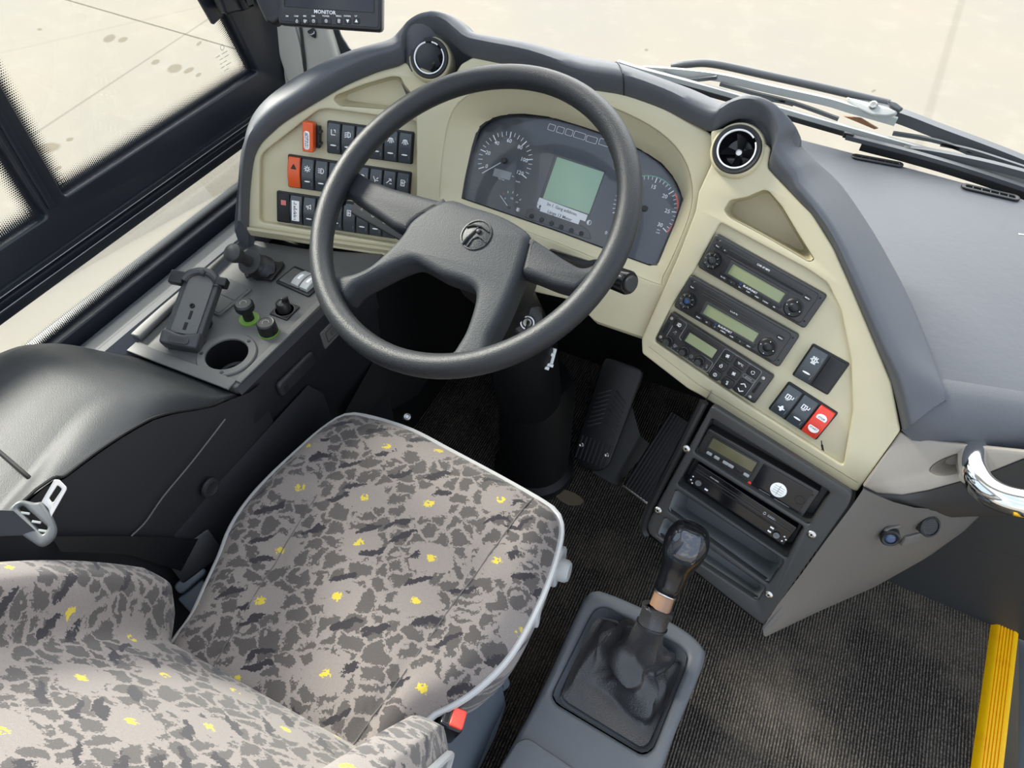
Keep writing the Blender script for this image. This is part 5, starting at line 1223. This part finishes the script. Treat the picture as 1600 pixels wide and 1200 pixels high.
for p, q in zip(front[12], front[12][1:]): arc_.append(arc_[-1]+(q-p).length)
for j, r in enumerate(rows[:35]):
    full = [-.09, -.045]+arc_+[arc_[-1]+.045, arc_[-1]+.09]
    for i, p in enumerate(r): UVD[(round(p.x, 4), round(p.y, 4), round(p.z, 4))] = (full[i]+3, SS[j])
def uvf(c): return UVD.get((round(c.x, 4), round(c.y, 4), round(c.z, 4)), (c.x+3, c.z))
b.obj('backrest', FABRIC, seat, uv=uvf, sharp=70)
for u in (-1, 1):
    b = B(); b.tube([back(u, s)+V((.002*u, 0, 0)) for s in SS], .005, 8); b.obj('piping', PIPING, seat)
# base, side panels, levers
b = B(); b.plate(rr(.40, .42, .04, -.41, .33), (), .30, .02, .04); b.plate(rr(.34, .36, .03, -.41, .33), (), .05, .01, .0); b.obj('pedestal', BLACK, seat)
LV = [Zp(*q, .43) for q in ((866, 850), (874, 868), (880, 885), (872, 905), (862, 920))]
b = B(); p = Zp(868, 880, .41)+V((.012, 0, 0)); fS = Fr(p, (1, .1, .1), (0, 1, 0)); b = B(fS); b.plate(rp([(-.035, -.02), (.03, -.022), (.038, 0), (.02, .022), (-.03, .02)], .012), (), .012, .004, -.014); b.obj('side_lever', LEVERM, seat)
b = B(fS); b.lathe([(.019, -.01), (.0185, .010), (.015, .015), (0, .016)], 24, x=-.008, y=.002); b.obj('adjuster_knob', LEVERM, seat)
p = Zp(846, 935, .425); fS = Fr(p, (1, .25, .1), (-.25, 1, 0)); b = B(fS); b.plate(rp([(-.045, -.016), (.03, -.016), (.04, .0), (.03, .014), (-.04, .014)], .010), (), .012, .004, -.010); b.obj('side_lever', LEVERM, seat)
# buckle bracket on the right rear of the seat
fB = Fr(Zp(700, 1125, .425), (.25, .15, .95), (.6, .8, 0))
b = B(); PB = [Zp(*q, z) for q, z in (((652, 1128), .44), ((668, 1122), .44), ((730, 1150), .42), ((780, 1050), .40), ((762, 1105), .36), ((712, 1200), .38), ((676, 1240), .40))]
lo = [p+V((.01, .0, -.14)) for p in PB]
order = [0, 1, 3, 4, 5, 6]
b = B(); b.hull([lo[i] for i in order], [PB[i] for i in order]); br = b.obj('buckle_bracket', GREYP, seat)
f, w, h = Fr(Zp(712, 1125, .452), (.3, .2, .93)).dev((697, 1104), (729, 1112), (716, 1152), (682, 1132))
b = B(f); b.plate(rr(w*1.05, h*1.0, .005), (), .05, .004, -.040); bk = b.obj('belt_buckle', GLOSSB, seat); bk['label'] = 'black belt buckle with a red release button'
b = B(f); b.plate(rr(w*.62, h*.82, .003, w*.17, 0), (), .006, .002, .008); b.obj('release_button', REDP, bk)
b = B(f); b.plate(rr(w*.20, h*.62, .002, -w*.30, 0), (), .001, .0002, .0096); b.obj('tongue_slot', VOID, bk)
# low plastic trim with rib lines along the right rear side of the seat base
b = B(); P0_, P1_ = Zp(712, 1100, .36), Zp(775, 1046, .36); dd = (P1_-P0_).normalized(); fR = Fr((P0_+P1_)/2, (.8, -.5, .3), dd); LL = (P1_-P0_).length
b = B(fR); b.plate(rr(LL*1.3, .09, .01), (), .012, .004, -.006); 
for i in range(5): b.box(.003, .07, .002, -LL*.5+LL*i*.25, 0, .006, .0008)
b.obj('rear_trim', GREYP, seat)

# seat belt
sb = thing('seat_belt', 'dark seat belt with a metal tongue beside the left of the backrest', 'seat belt', V((-.70, .15, .72)))
fT = Fr(Zp(66, 812, .745), (.35, -.25, .9), Zp(96, 757, .745)-Zp(66, 812, .745))
k = .0012
def tu(x, y): return fT.uv((x/4, 720+y/4))
b = B(fT); b.plate(rp([tu(*q) for q in ((268, 250), (345, 118), (375, 118), (428, 172), (330, 345), (325, 372), (305, 300), (262, 262))], .003), [rp([tu(*q) for q in ((312, 235), (365, 155), (392, 180), (335, 265))], .002)], .003, .001); b.obj('metal_tongue', STEEL, sb)
b = B(fT); b.plate(rp([tu(*q) for q in ((50, 310), (130, 242), (225, 265), (268, 255), (330, 350), (358, 430), (340, 490), (265, 548), (190, 500), (110, 440))], .006), [rp([tu(*q) for q in ((115, 295), (150, 280), (310, 420), (275, 465))], .003)], .012, .004, -.006); b.obj('tongue_housing', Mt('belt_housing').set(s2l((104, 106, 106)), .35).m, sb)
b = B(fT); 
for q in ((165, 330), (235, 385), (275, 440)): u_ = tu(*q); b.box(.003, .010, .002, u_[0], u_[1], .002, .0006)
b.obj('slot_ribs', LEVERM, sb)
w0 = [fT.M @ V((*tu(130, 315), .001)), fT.M @ V((*tu(280, 455), .001))]
pa = [Xp(-60, 795, -.72), Xp(-60, 838, -.72)]
b = B(); b.grid([[p+V((-.03, -.40, .12)) for p in pa], [pa[0], pa[1]], [w0[0], w0[1]]]); 
for r in ([[p+V((0, 0, -.0025)) for p in (pa[0], pa[1])], [p+V((0, 0, -.0025)) for p in w0]],): b.grid(r)
b.obj('webbing', BLACK, sb)
b = B(); P = [[Xp(95, 842, -.690), Xp(70, 836, -.692)], [Xp(200, 838, -.690), Xp(200, 846, -.692)], [Xp(305, 840, -.686), Xp(270, 892, -.686)], [Xp(325, 855, -.684), Xp(290, 895, -.684)]]
b.grid([[Xp(80, 838, -.690), Xp(95, 862, -.686)], [Xp(200, 838, -.690), Xp(200, 866, -.686)], [Xp(315, 842, -.688), Xp(285, 893, -.686)]]); b.obj('lap_webbing', BLACK, sb)
fA = Fr(Xp(305, 868, -.684), (.7, -.2, .6), Xp(328, 850, -.684)-Xp(282, 890, -.684)); b = B(fA); b.plate(rr(.075, .05, .004), (), .004, .0015); b.obj('anchor_sleeve', BLACK, sb)
b = B(); P = [Xp(300, 903, -.68), Xp(265, 896, -.68), Xp(325, 905, -.68)]; b = B(Fr(Xp(298, 905, -.68), (.5, -.2, .8), (.3, 1, .1))); b.plate(rr(.05, .02, .008), (), .012, .004); b.plate(rr(.045, .04, .004, -.01, -.03), (), .03, .004, -.03); b.obj('anchor', GREYP, sb)

# ================================================================== GEAR LEVER CONSOLE
GZ2 = .30
G = Fr((0, .4, GZ2), (0, 0, 1))
gc = thing('gear_console', 'grey plastic gear lever console standing on the floor beside the seat', 'console', V((0, .3, 0)))
GO = [(925, 922), (948, 924), (1010, 950), (1070, 982), (1100, 1010), (1101, 1035), (1062, 1130), (1030, 1215), (985, 1330), (720, 1330), (775, 1210), (845, 1078), (905, 948)]
GH = [(932, 950), (948, 948), (1062, 1008), (1075, 1022), (1070, 1045), (1020, 1170), (1004, 1178), (870, 1098), (863, 1085), (922, 965)]
go = [V((*p, 0)) for p in G.uvs(GO)]; gl = resample(smooth(go, 120), 90); gh = rp(G.uvs(GH), .008)
b = B(G); b.plate([(p.x, p.y) for p in gl], [gh], .03, .010, -.03, res=4)
c = V((0, -.05, 0)); b.grid([[c+(p-c)*1.0+V((0, 0, -.012)) for p in gl], [c+(p-c)*1.04+V((0, 0, -.12)) for p in gl], [c+(p-c)*1.08+V((0, 0, -.30)) for p in gl]], cu=True); b.obj('housing', GREYP2 if False else GEARM, gc, sharp=50)
sink(G.up(-.002), gh, [(V(p)-V((0, .05)))*.90+V((0, .05)) for p in gh], .028, 'recess', GEARM, gc)
f, w, h = G.dev((815, 1158), (905, 1210), (850, 1330), (740, 1260)); b = B(G); b.plate(rp(G.uvs([(808, 1160), (825, 1155), (900, 1205), (855, 1330), (700, 1330)]), .010), (), .012, .004, .0); b.obj('lid', GEARM, gc)
gv = thing('gear_lever', 'gear lever with glossy black knob and gathered black leather boot', 'gear lever', V((.005, .46, GZ2)))
base = [V((p.x, p.y, GZ2-.022)) for p in resample([Zp(*q, GZ2-.022) for q in ((932, 962), (960, 968), (1052, 1030), (1066, 1040), (1060, 1060), (1014, 1160), (1002, 1168), (885, 1096), (877, 1085), (915, 985))], 96)]
T0 = Zp(1018, 978, .405); T1 = Zp(1032, 938, .425); lv = (Zp(1078, 848, .52)-T1)
axd = V((.02, .30, .95)).normalized()
rt = .021; fT0 = Fr(T0, (T1-T0+V((0, 0, .02))).normalized(), (1, 0, 0))
top = [fT0.M @ V((rt*math.cos(2*PI*i/96), rt*math.sin(2*PI*i/96), 0)) for i in range(96)]
k0 = min(range(96), key=lambda j: math.atan2(1, 0) if False else abs(math.atan2(base[j].y-.45, base[j].x-.0)))
base = base[k0:]+base[:k0]
ca = V((sum(p.x for p in base)/96, sum(p.y for p in base)/96, GZ2-.022))
if (base[5]-ca).cross(base[0]-ca).z > 0: base = [base[0]]+base[:0:-1]
rows = []
NR = 26
for j in range(NR+1):
    t_ = j/NR; r = []
    for i in range(96):
        a = 2*PI*i/96
        # the boot slumps: wide low folds, then a narrow neck
        s = t_; prof = s**.62 if s < .5 else .65+(s-.5)*.7
        hgt = (.25*s+.75*s*s*s) if s < 1 else 1
        p = base[i].lerp(top[i], min(1, prof)); ctr = ca.lerp(T0, hgt)
        p = V((p.x, p.y, base[i].z+(top[i].z-base[i].z)*hgt))
        rad = V((p.x-ctr.x, p.y-ctr.y, 0)); e = rad.normalized() if rad.length > 1e-6 else V((1, 0, 0))
        m = math.sin(PI*min(1, s*1.0))
        fold = .024*(.6-abs(math.sin(1.5*a+4.2*s+.4)))+.014*(.6-abs(math.sin(2.5*a-6*s+1.2)))+.008*math.sin(s*20+2*a)
        nz_ = noise.noise(V((math.cos(a)*1.6, math.sin(a)*1.6, s*4)))*.014
        p += e*(fold+nz_+.006)*m*(1-.5*s)+V((0, 0, .016*math.sin(2*a+7*s+1)*m*(1-s)))
        if s < .06: pass
        r.append(p)
    rows.append(r)
b = B(); b.grid(rows, cu=True); b.obj('leather_boot', LEATHER, gv, sharp=80, sub=1)
nd = fT0.n
b = B(); cp = []; rr2 = []
for v, q in ((-.004, .0215), (0, .0235), (.004, .0225), (.020, .0225), (.030, .0250), (.034, .0235), (.030, .020)): cp.append(T0+nd*v); rr2.append(q)
b.tube(cp, rr2, 40); b.obj('boot_collar', LEATHER, gv)
b = B(); b.tube([T0+nd*.002*math.sin(0)+nd*.001, T0+nd*.003], [.0245, .0245], 40); b.obj('collar_stitch', BLACK, gv)
C0, C1 = Zp(1030, 952, .425), Zp(1043, 918, .445)
b = B(); b.tube([C0, C0.lerp(C1, .62), C0.lerp(C1, .64), C1], [.0165, .0160, .0172, .0170], 28); cl_ = b.obj('bronze_sleeve', BRONZE, gv)
b = B(); b.tube([C0.lerp(C1, .66), C0.lerp(C1, .9)], [.0176, .0174], 28); b.obj('sleeve_ring', STEEL, cl_)
K0, K1 = Zp(1043, 920, .443), Zp(1084, 822, .535); ka = (K1-K0); kn = ka.normalized()
FKn = Fr(K0, kn, (1, 0, 0)); KL = ka.length
b = B(FKn); b.lathe([(r_*1.07, h_*KL) for r_, h_ in ((.017, -.04), (.0195, 0), (.0195, .10), (.021, .25), (.0240, .42), (.0295, .58), (.0312, .70), (.0305, .80), (.0275, .90), (.0225, .97), (.014, 1.005), (0, 1.015))], 48, sq=2.3); b.obj('knob', GLOSSB, gv, sharp=60)
KP = [(.0265, .50), (.0295, .58), (.0310, .68), (.0308, .76), (.0290, .86), (.0260, .93), (.0225, .97), (.016, .998)]
cd = FKn.I.to_3x3() @ (CP-K0); az = math.atan2(cd.y, cd.x); rows = []
for i, (r_, h_) in enumerate(KP):
    hw = 42 if 0 < i < 7 else 30; row = []
    for j in range(13):
        a = az+math.radians(hw*(j-6)/6); rad = r_/(abs(math.cos(a))**2.3+abs(math.sin(a))**2.3)**(1/2.3)
        e_ = .0012 if 0 < i < 7 and 0 < j < 12 else -.001
        row.append(V(((rad*1.07+e_)*math.cos(a), (rad*1.07+e_)*math.sin(a), KL*h_+e_)))
    rows.append(row)
b = B(FKn); b.grid(rows); b.obj('knob_inlay', Mt('inlay').set(s2l((40, 44, 52)), .06, coat=1).m, gv)

# ================================================================== PEDALS
def pedal(qs, z0, z1, label, name, screws, wide):
    bl, br_, tr, tl_ = [Zp(q[0], q[1], z) for q, z in zip(qs, (z0, z0, z1, z1))]
    up = ((tl_+tr)-(bl+br_)).normalized(); ex = (br_-bl); n = ex.cross(up).normalized()
    if n.z < 0: n = -n
    f = Fr((bl+br_+tl_+tr)/4, n, ex); w = ex.length; h = ((tl_+tr)-(bl+br_)).length/2
    t = thing(name, label, 'pedal', f); return t, f, w, h
t, f, w, h = pedal([(884, 712), (938, 734), (1010, 580), (962, 560)], .05, .25, 'long black brake pedal with herringbone tread on the footwell floor', 'brake_pedal', 2, True)
b = B(f); b.plate(rp([(-w/2, -h*.44), (-w*.28, -h*.53), (w*.28, -h*.53), (w/2, -h*.44), (w*.56, h/2), (-w*.56, h/2)], .02), (), .016, .004, -.012); b.obj('plate', BLACK, t)
b = B(f)
for i in range(8): b.box(.0035, h*.22, .0035, (i-3.5)*w*.115, -h*.36, .003, .001)
for i in range(8):
    for s in (-1, 1): b.box(w*.42, .0045, .0035, s*w*.22, -h*.12+i*h*.045, .003, .001, Matrix.Translation((s*w*.22, -h*.12+i*h*.045, 0)) @ Matrix.Rotation(s*-.6, 4, 'Z') @ Matrix.Translation((-s*w*.22, h*.12-i*h*.045, 0)))
b.text('WABCO', .016, 0, -h*.205, .003, ext=.0008); b.obj('tread', DARKG, t)
for s in (-1, 1): b = B(f); b.lathe([(.006, 0), (.006, .002), (.004, .003), (.002, .002), (0, .002)], 14, x=s*w*.36, y=-h*.34, z=.006); b.obj('screw', STEEL, t)
b = B(f); b.plate(rr(w*.9, h*.5, .02, 0, -h*.25), (), .03, .004, -.045); b.obj('pedal_base', FOOT, t)
t, f, w, h = pedal([(978, 762), (1014, 788), (1086, 668), (1054, 640)], .01, .16, 'ribbed accelerator pedal at the left side of the centre stack', 'accelerator_pedal', 0, False)
b = B(f); b.plate(rr(w*1.2, h, .004), (), .014, .003, -.012); b.obj('plate', BLACK, t)
b = B(f)
for i in range(9): b.box(w*.07, h*.98, .004, (i-4)*w*.125, 0, .001, .001)
b.obj('ribs', DARKG, t); b = B(f); b.box(w*1.2, .006, .010, 0, -h*.5, -.006, .001); b.obj('front_edge', STEEL, t)
b = B(); Q = [Zp(*q, z) for q, z in (((868, 672), .01), ((905, 650), .01), ((1000, 690), .06), ((988, 745), .012), ((955, 752), .01), ((940, 745), .01))]
b = B(); q1, q2_, q3, q4 = Zp(925, 738, .006), Zp(955, 755, .006), Zp(1000, 680, .10), Zp(985, 625, .16)
b.grid([[q1, q2_], [q4, q3]]); b.grid([[q2_, Zp(965, 758, .004)], [q3, q3+V((.03, .02, -.05))]]); tag(b.obj('floor_plate', DARKG), 'worn grey metal plate on the floor between the two pedals', 'plate')
# stain on the carpet
b = B(); pts = smooth([Zp(*q, .001) for q in ((866, 768), (880, 765), (898, 771), (912, 782), (905, 789), (888, 789), (872, 779))], 42); b.hull(pts, [p+V((0, 0, .0008)) for p in pts]); tag(b.obj('carpet_patch', plastic('patch', (120, 108, 88), .9, .3, 300)), 'small worn beige patch on the black carpet in front of the seat', 'stain')

# ================================================================== RIGHT CORNER: taupe panel, ledge, cone, lamp, handle
cr = thing('door_side_trim', 'taupe and dark grey trim below the dashboard shelf at the right of the centre stack', 'trim', V((.35, .8, .45)))
FTP = Fr(FR.p((1405, 680)), (-.02, -.82, .57), (1, .12, -.05))
TP = [(1407, 676), (1412, 668), (1470, 690), (1600, 706), (1760, 722), (1760, 690), (1600, 712), (1545, 738), (1500, 752), (1450, 766), (1410, 773), (1370, 771), (1349, 761)]
TP = [(1407, 674), (1420, 682), (1470, 690), (1600, 704), (1700, 712), (1700, 690), (1600, 716), (1548, 737), (1500, 752), (1450, 766), (1410, 773), (1370, 771), (1348, 760)]
TP[5] = (1700, 716)
b = B(FTP); dq = smooth([V((*FTP.uv(q), 0)) for q in ((1453, 735), (1466, 721), (1498, 709), (1528, 709), (1532, 724), (1504, 736), (1472, 742))], 56)
lo = [(p.x, p.y) for p in dq]; recl = lo; ci = V((sum(p[0] for p in lo)/len(lo), sum(p[1] for p in lo)/len(lo)))
b = B(FTP); b.plate(rp(FTP.uvs(TP), .003), [lo], .012, .003, -.010); b.obj('taupe_panel', TAUPE, cr)
sink(FTP.up(.0015), lo, [(V(p)-ci)*.55+ci+V((.008, .004)) for p in lo], .026, 'finger_recess', TAUPE, cr)
LA = [FTP.up(.0).p(q) for q in ((1348, 764), (1370, 773), (1410, 775), (1450, 768), (1500, 754), (1548, 739), (1600, 719), (1700, 690))]
LBq = [((1335, 800), .500), ((1365, 803), .495), ((1400, 808), .49), ((1450, 810), .485), ((1500, 808), .482), ((1550, 806), .48), ((1600, 807), .48), ((1700, 810), .48)]
LB = [Zp(*q, z) for q, z in LBq]
b = B(); b.grid([[p+V((0, .01, .003)) for p in LA]]+[[a.lerp(c, t)+V((0, -.012*math.sin(PI*t), .014*math.sin(PI*t))) for a, c in zip(LA, LB)] for t in (0, .2, .4, .6, .8)]+[LB, [p+V((0, .012, -.012)) for p in LB], [p+V((0, .10, -.014)) for p in LB]])
b.obj('ledge', DARKG, cr, sharp=60)
CA = [FTF.up(-.004).p(q) for q in ((1349, 764), (1330, 792), (1290, 845), (1250, 900), (1215, 945), (1192, 980))]
CBq = [((1600, 800), .47), ((1560, 806), .46), ((1510, 830), .40), ((1440, 872), .33), ((1360, 925), .29), ((1240, 982), .27)]
CBq = [((1512, 793), .50), ((1518, 812), .44), ((1490, 840), .37), ((1440, 876), .31), ((1365, 918), .28), ((1215, 980), .285)]
CB = [Zp(*q, z) for q, z in CBq]
b = B(); b.grid([[a.lerp(c, t)+V((-.004, -.022, .004))*math.sin(PI*min(1, t*1.0)) for t in (0, .06, .14, .3, .5, .7, .85, .95, 1)]+[c+V((.02, .03, -.01)), c+V((.03, .15, -.02))] for a, c in zip(CA, CB)]); b.obj('cone_panel', CONEM, cr, sharp=60)
FCn = Fr((CA[1]+CB[1]+CA[4]+CB[4])/4+V((-.004, -.022, .004)), ((CB[3]-CA[3]).cross(CA[0]-CA[5])).normalized(), (1, 0, 0))
if FCn.n.y > 0: FCn = Fr(FCn.T, -FCn.n, (1, 0, 0))
FCn = Fr(FCn.T, FCn.n, (1, .3, 0))
pf = FCn.up(.002)
f = pf.at(*pf.uv((1389, 833)))
t = thing('power_socket', 'small round power socket with a bluish lens in the dark corner trim', 'socket', f)
b = B(f); b.plate(rr(.030, .026, .004, .0, .004), (), .006, .002, -.002); b.obj('mount', CONEM, t)
f2 = Fr(f.T, (.1, -.85, .35), (1, 0, 0)); b = B(f2); b.lathe([(.0145, -.005), (.0145, .014), (.012, .017), (.009, .016), (.008, .014)], 28); b.obj('barrel', BLACK, t)
b = B(f2); b.lathe([(.0085, .014), (.006, .0165), (0, .0175)], 20); b.obj('lens', Mt('blue_lens').set(s2l((62, 78, 108)), .08).m, t)
t = thing('reading_lamp', 'small black tube lamp with a dotted end face under the dashboard ledge', 'lamp', pf.at(*pf.uv((1440, 826))))
pe = Zp(1453, 823, .495); fl2 = Fr(pe, (.45, -.65, .60), (1, 0, 0))
pback = pe-fl2.n*.055
b = B(); b.tube([pback, pe.lerp(pback, .5), pe], [.010, .0145, .0155], 28, caps=True); b.obj('tube', GLOSSB, t)
b = B(fl2); b.lathe([(.0165, -.006), (.017, .002), (.015, .004), (.0135, .003)], 32, caps=False); b.obj('end_ring', DARKG, t)
b = B(fl2); b.lathe([(.0138, .001), (0, .0025)], 28)
for i in range(-4, 5):
    for j in range(-4, 5):
        if i*i+j*j < 17: b.disc(.0008, i*.0028+(j % 2)*.0014, j*.0028, .0026, 5, .0004)
b.obj('dotted_face', DARKG, t)
b = B(pf); b.plate(rp(pf.uvs([(1404, 850), (1412, 836), (1440, 828), (1436, 842)]), .003), (), .006, .002); b.obj('cradle', CONEM, t)
# chrome grab handle
H0, H1, H2, H3, H4 = [FTP.up(w_).p(q_) for q_, w_ in (((1522, 694), -.030), ((1519, 732), .020), ((1543, 766), .048), ((1598, 786), .064), ((1720, 794), .07))]
t = thing('grab_handle', 'polished chrome grab handle curving from below the dashboard shelf at the right edge', 'handle', H1)
b = B(); b.tube(smooth([H0-FTP.n*.04+V((0, .01, .01)), H0, H1, H2, H3, H4], 40, False), .0195, 20); b.obj('bar', CHROME, t, sharp=60)
b = B(); b.tube([H0-FTP.n*.030+V((0, .008, .008)), H0-FTP.n*.012+V((0, .004, .004))], [.026, .024], 24); b.obj('socket', DARKG, t)

# ================================================================== MONITOR
MY = .93
fM0 = Fr(Yp(516, 45, MY), (.32, -.80, .50), Yp(598, 45, MY)-Yp(437, 45, MY))
def m3(x, y): return (360+x/6.1538, y/6.1538)
mt = thing('monitor', 'black monitor with a row of buttons, hanging at the windscreen pillar', 'monitor', fM0)
mo = fM0.uvs([(437, 44), (597, 44), (598, -60), (420, -60)]); 
u0_, u1_ = fM0.uv((438, 45))[0], fM0.uv((597, 45))[0]; mw = u1_-u0_; cx = (u0_+u1_)/2; mh = mw*.64
ox = .0
b = B(fM0); b.plate(rr(mw, mh, .006, cx, mh/2), (), .016, .004, -.008, res=3); b.obj('front_bezel', BLACK, mt)
b = B(fM0); b.plate(rr(mw*.985, mh*.97, .008, cx, mh/2), (), .014, .004, -.024); b.obj('back_shell', GREYPR, mt)
b = B(fM0); b.plate(rr(mw*.86, mh*.70, .002, cx, mh*.60), (), .001, .0002, .0078); b.obj('screen', SCREEN, mt)
b = B(fM0); b.plate(rr(mw*.95, mh*.90, .004, cx, mh*.5), [rr(mw*.87, mh*.71, .002, cx, mh*.60)], .0015, .0006, .0076); b.obj('inner_frame', RADIO2, mt)
W = B(fM0); u_ = fM0.uv(m3(925, 128)); W.text('MONITOR', .0075, u_[0], u_[1], .0094)
for x, s in ((565, 'RM'), (652, 'CAM'), (735, 'MIR'), (815, 'DIM'), (935, 'POWER'), (1058, 'MENU'), (1140, 'DOWN'), (1222, 'UP')): u_ = fM0.uv(m3(x, 165)); W.text(s, .0032, u_[0], u_[1], .0094)
W.obj('lettering', WHITE, mt)
for x, ic in ((660, 'flame'), (740, 'mirror'), (820, 'clock'), (940, 'power'), (1062, 'door'), (1145, 'dn'), (1228, 'up')):
    u_ = fM0.uv(m3(x, 212)); b = B(fM0); b.plate(rr(.0105 if x != 940 else .016, .0085, .002, *u_), (), .002, .0008, .0085); o = b.obj('button', BLACK, mt)
    b = B(fM0)
    if ic in ('dn', 'up'): s = 1 if ic == 'up' else -1; b.quadz([(u_[0]-.0026*s, u_[1]-.002*s), (u_[0]+.0026*s, u_[1]-.002*s), (u_[0], u_[1]+.0028*s)], .0106)
    else: icon(b, ic, u_[0], u_[1], .0026, .0106)
    b.obj('symbol', WHITE, o)
b = B(); pm = fM0.M @ V((cx-mw*.55, mh*.5, -.03)); b.tube([fM0.M @ V((cx-.02, mh*.5, -.02)), fM0.M @ V((cx-mw*.4, mh*.55, -.05)), FP.p((430, 10))], [.012, .012, .012], 12); b.obj('arm', BLACK, mt)
hs = fM0.uvs([(398, -60), (441, -60), (446, 20), (437, 43), (412, 10)])
b = B(fM0.up(-.03)); b.plate(rp(fM0.up(-.03).uvs([(398, -60), (452, -60), (455, 30), (437, 44), (425, 38), (411, 8)]), .004), (), .03, .006, 0); b.obj('sun_hood', BLACK, mt)

# ================================================================== WIPERS outside the windscreen
def line(qs, y): return [Yp(*q, y) for q in qs]
def barm(bb, P, w, h):
    rows = []
    for i, p in enumerate(P):
        t = (P[min(i+1, len(P)-1)]-P[max(i-1, 0)]).normalized(); u = V((0, 0, 1)); v = t.cross(u).normalized(); u = v.cross(t)
        rows.append([p+u*h/2+v*w/2, p+u*h/2-v*w/2, p-u*h/2-v*w/2, p-u*h/2+v*w/2])
    bb.grid(rows, cu=True, cap0=True, cap1=True); return bb
YW = 1.545
wa = thing('windscreen_wiper', 'long windscreen wiper outside the glass with a thick grey arm and rusty screw bracket', 'wiper', Yp(1360, 165, YW), 'windscreen wipers')
b = B(); b.tube(smooth(line([(1050, 104), (1075, 100), (1115, 100), (1200, 118), (1290, 138), (1390, 162)], YW+.03), 40, False), .0085, 12); b.obj('arm_tube', WIPERM, wa)
b = B(); barm(b, smooth(line([(1330, 165), (1395, 178), (1470, 206), (1540, 232), (1600, 256), (1700, 300)], YW+.01), 30, False), .022, .022); b.obj('arm_root', WIPERM, wa)
b = B(); barm(b, smooth(line([(1005, 109), (1060, 113), (1125, 121), (1200, 138), (1290, 158), (1330, 170), (1400, 190)], YW-.01), 36, False), .008, .016); b.obj('bracket_bar', WIPERG, wa)
fB2 = Fr(Yp(1362, 165, YW-.005), (-.1, -.75, .65), (1, 0, -.28))
b = B(fB2); b.plate(rp(fB2.uvs([(1322, 152), (1386, 168), (1402, 174), (1401, 180), (1385, 183), (1362, 181), (1340, 171), (1325, 160)]), .004), (), .012, .004, -.006); bk = b.obj('bracket', WIPERG, wa)
b = B(fB2); u_ = fB2.uv((1364, 166)); b.lathe([(.0085, 0), (.0085, .003), (.006, .006), (.0022, .0062), (.002, .004), (0, .004)], 20, x=u_[0], y=u_[1], z=.005); b.obj('screw', STEEL, bk)
b = B(fB2); b.plate(rp(fB2.uvs([(1386, 158), (1400, 162), (1411, 171), (1404, 176), (1390, 168)]), .002), (), .016, .003, -.006); b.obj('hinge', WIPERM, bk)
b = B(); Q = line([(1318, 182), (1345, 185), (1372, 201), (1366, 202)], YW); b.hull([q+V((0, .004, 0)) for q in Q], Q); b.obj('rusty_plate', RUST, wa)
b = B(); P = line([(965, 98), (1000, 109), (1060, 125), (1140, 147), (1220, 171), (1300, 194), (1400, 222), (1500, 250), (1600, 282), (1700, 315)], YW-.03); barm(b, smooth(P, 40, False), .010, .010); b.obj('blade_rail', WIPERG, wa)
b = B(); P = [p+V((0, -.004, -.010)) for p in P]; barm(b, smooth(P, 40, False), .007, .009); b.obj('blade_rubber', BLACK, wa)
for A_ in ([(1035, 114), (1070, 125), (1120, 121)], [(1125, 131), (1180, 146), (1240, 161), (1310, 186)], [(1180, 152), (1220, 158), (1240, 163)], [(1395, 208), (1470, 222), (1540, 250), (1600, 274)], [(1470, 225), (1520, 236), (1600, 262)]):
    b = B(); barm(b, smooth(line(A_, YW-.02), 16, False), .007, .007); b.obj('yoke', WIPERM, wa)
wb = thing('windscreen_wiper', 'shorter black windscreen wiper lying just outside the glass above the demister slots', 'wiper', Yp(1400, 235, YW-.06), 'windscreen wipers')
b = B(); P = line([(1322, 213), (1365, 224), (1420, 238), (1500, 261), (1600, 294), (1700, 330)], YW-.07); barm(b, smooth(P, 30, False), .012, .009); b.obj('blade_rail', WIPERM, wb)
b = B(); barm(b, [p+V((0, -.003, -.011)) for p in smooth(P, 30, False)][4:], .009, .014); b.obj('blade_rubber', BLACK, wb)
b = B(); barm(b, smooth(line([(1410, 234), (1450, 238), (1530, 254), (1600, 272), (1700, 300)], YW-.05), 24, False), .012, .014); b.obj('arm', WIPERM, wb)
b = B(); u_ = Yp(1325, 213, YW-.07); b.box(.02, .008, .012, u_.x, u_.y, u_.z-.004, .002); u_ = Yp(1415, 234, YW-.06); b.box(.014, .012, .014, u_.x, u_.y, u_.z-.007, .002); b.obj('end_clip', BLACK, wb)
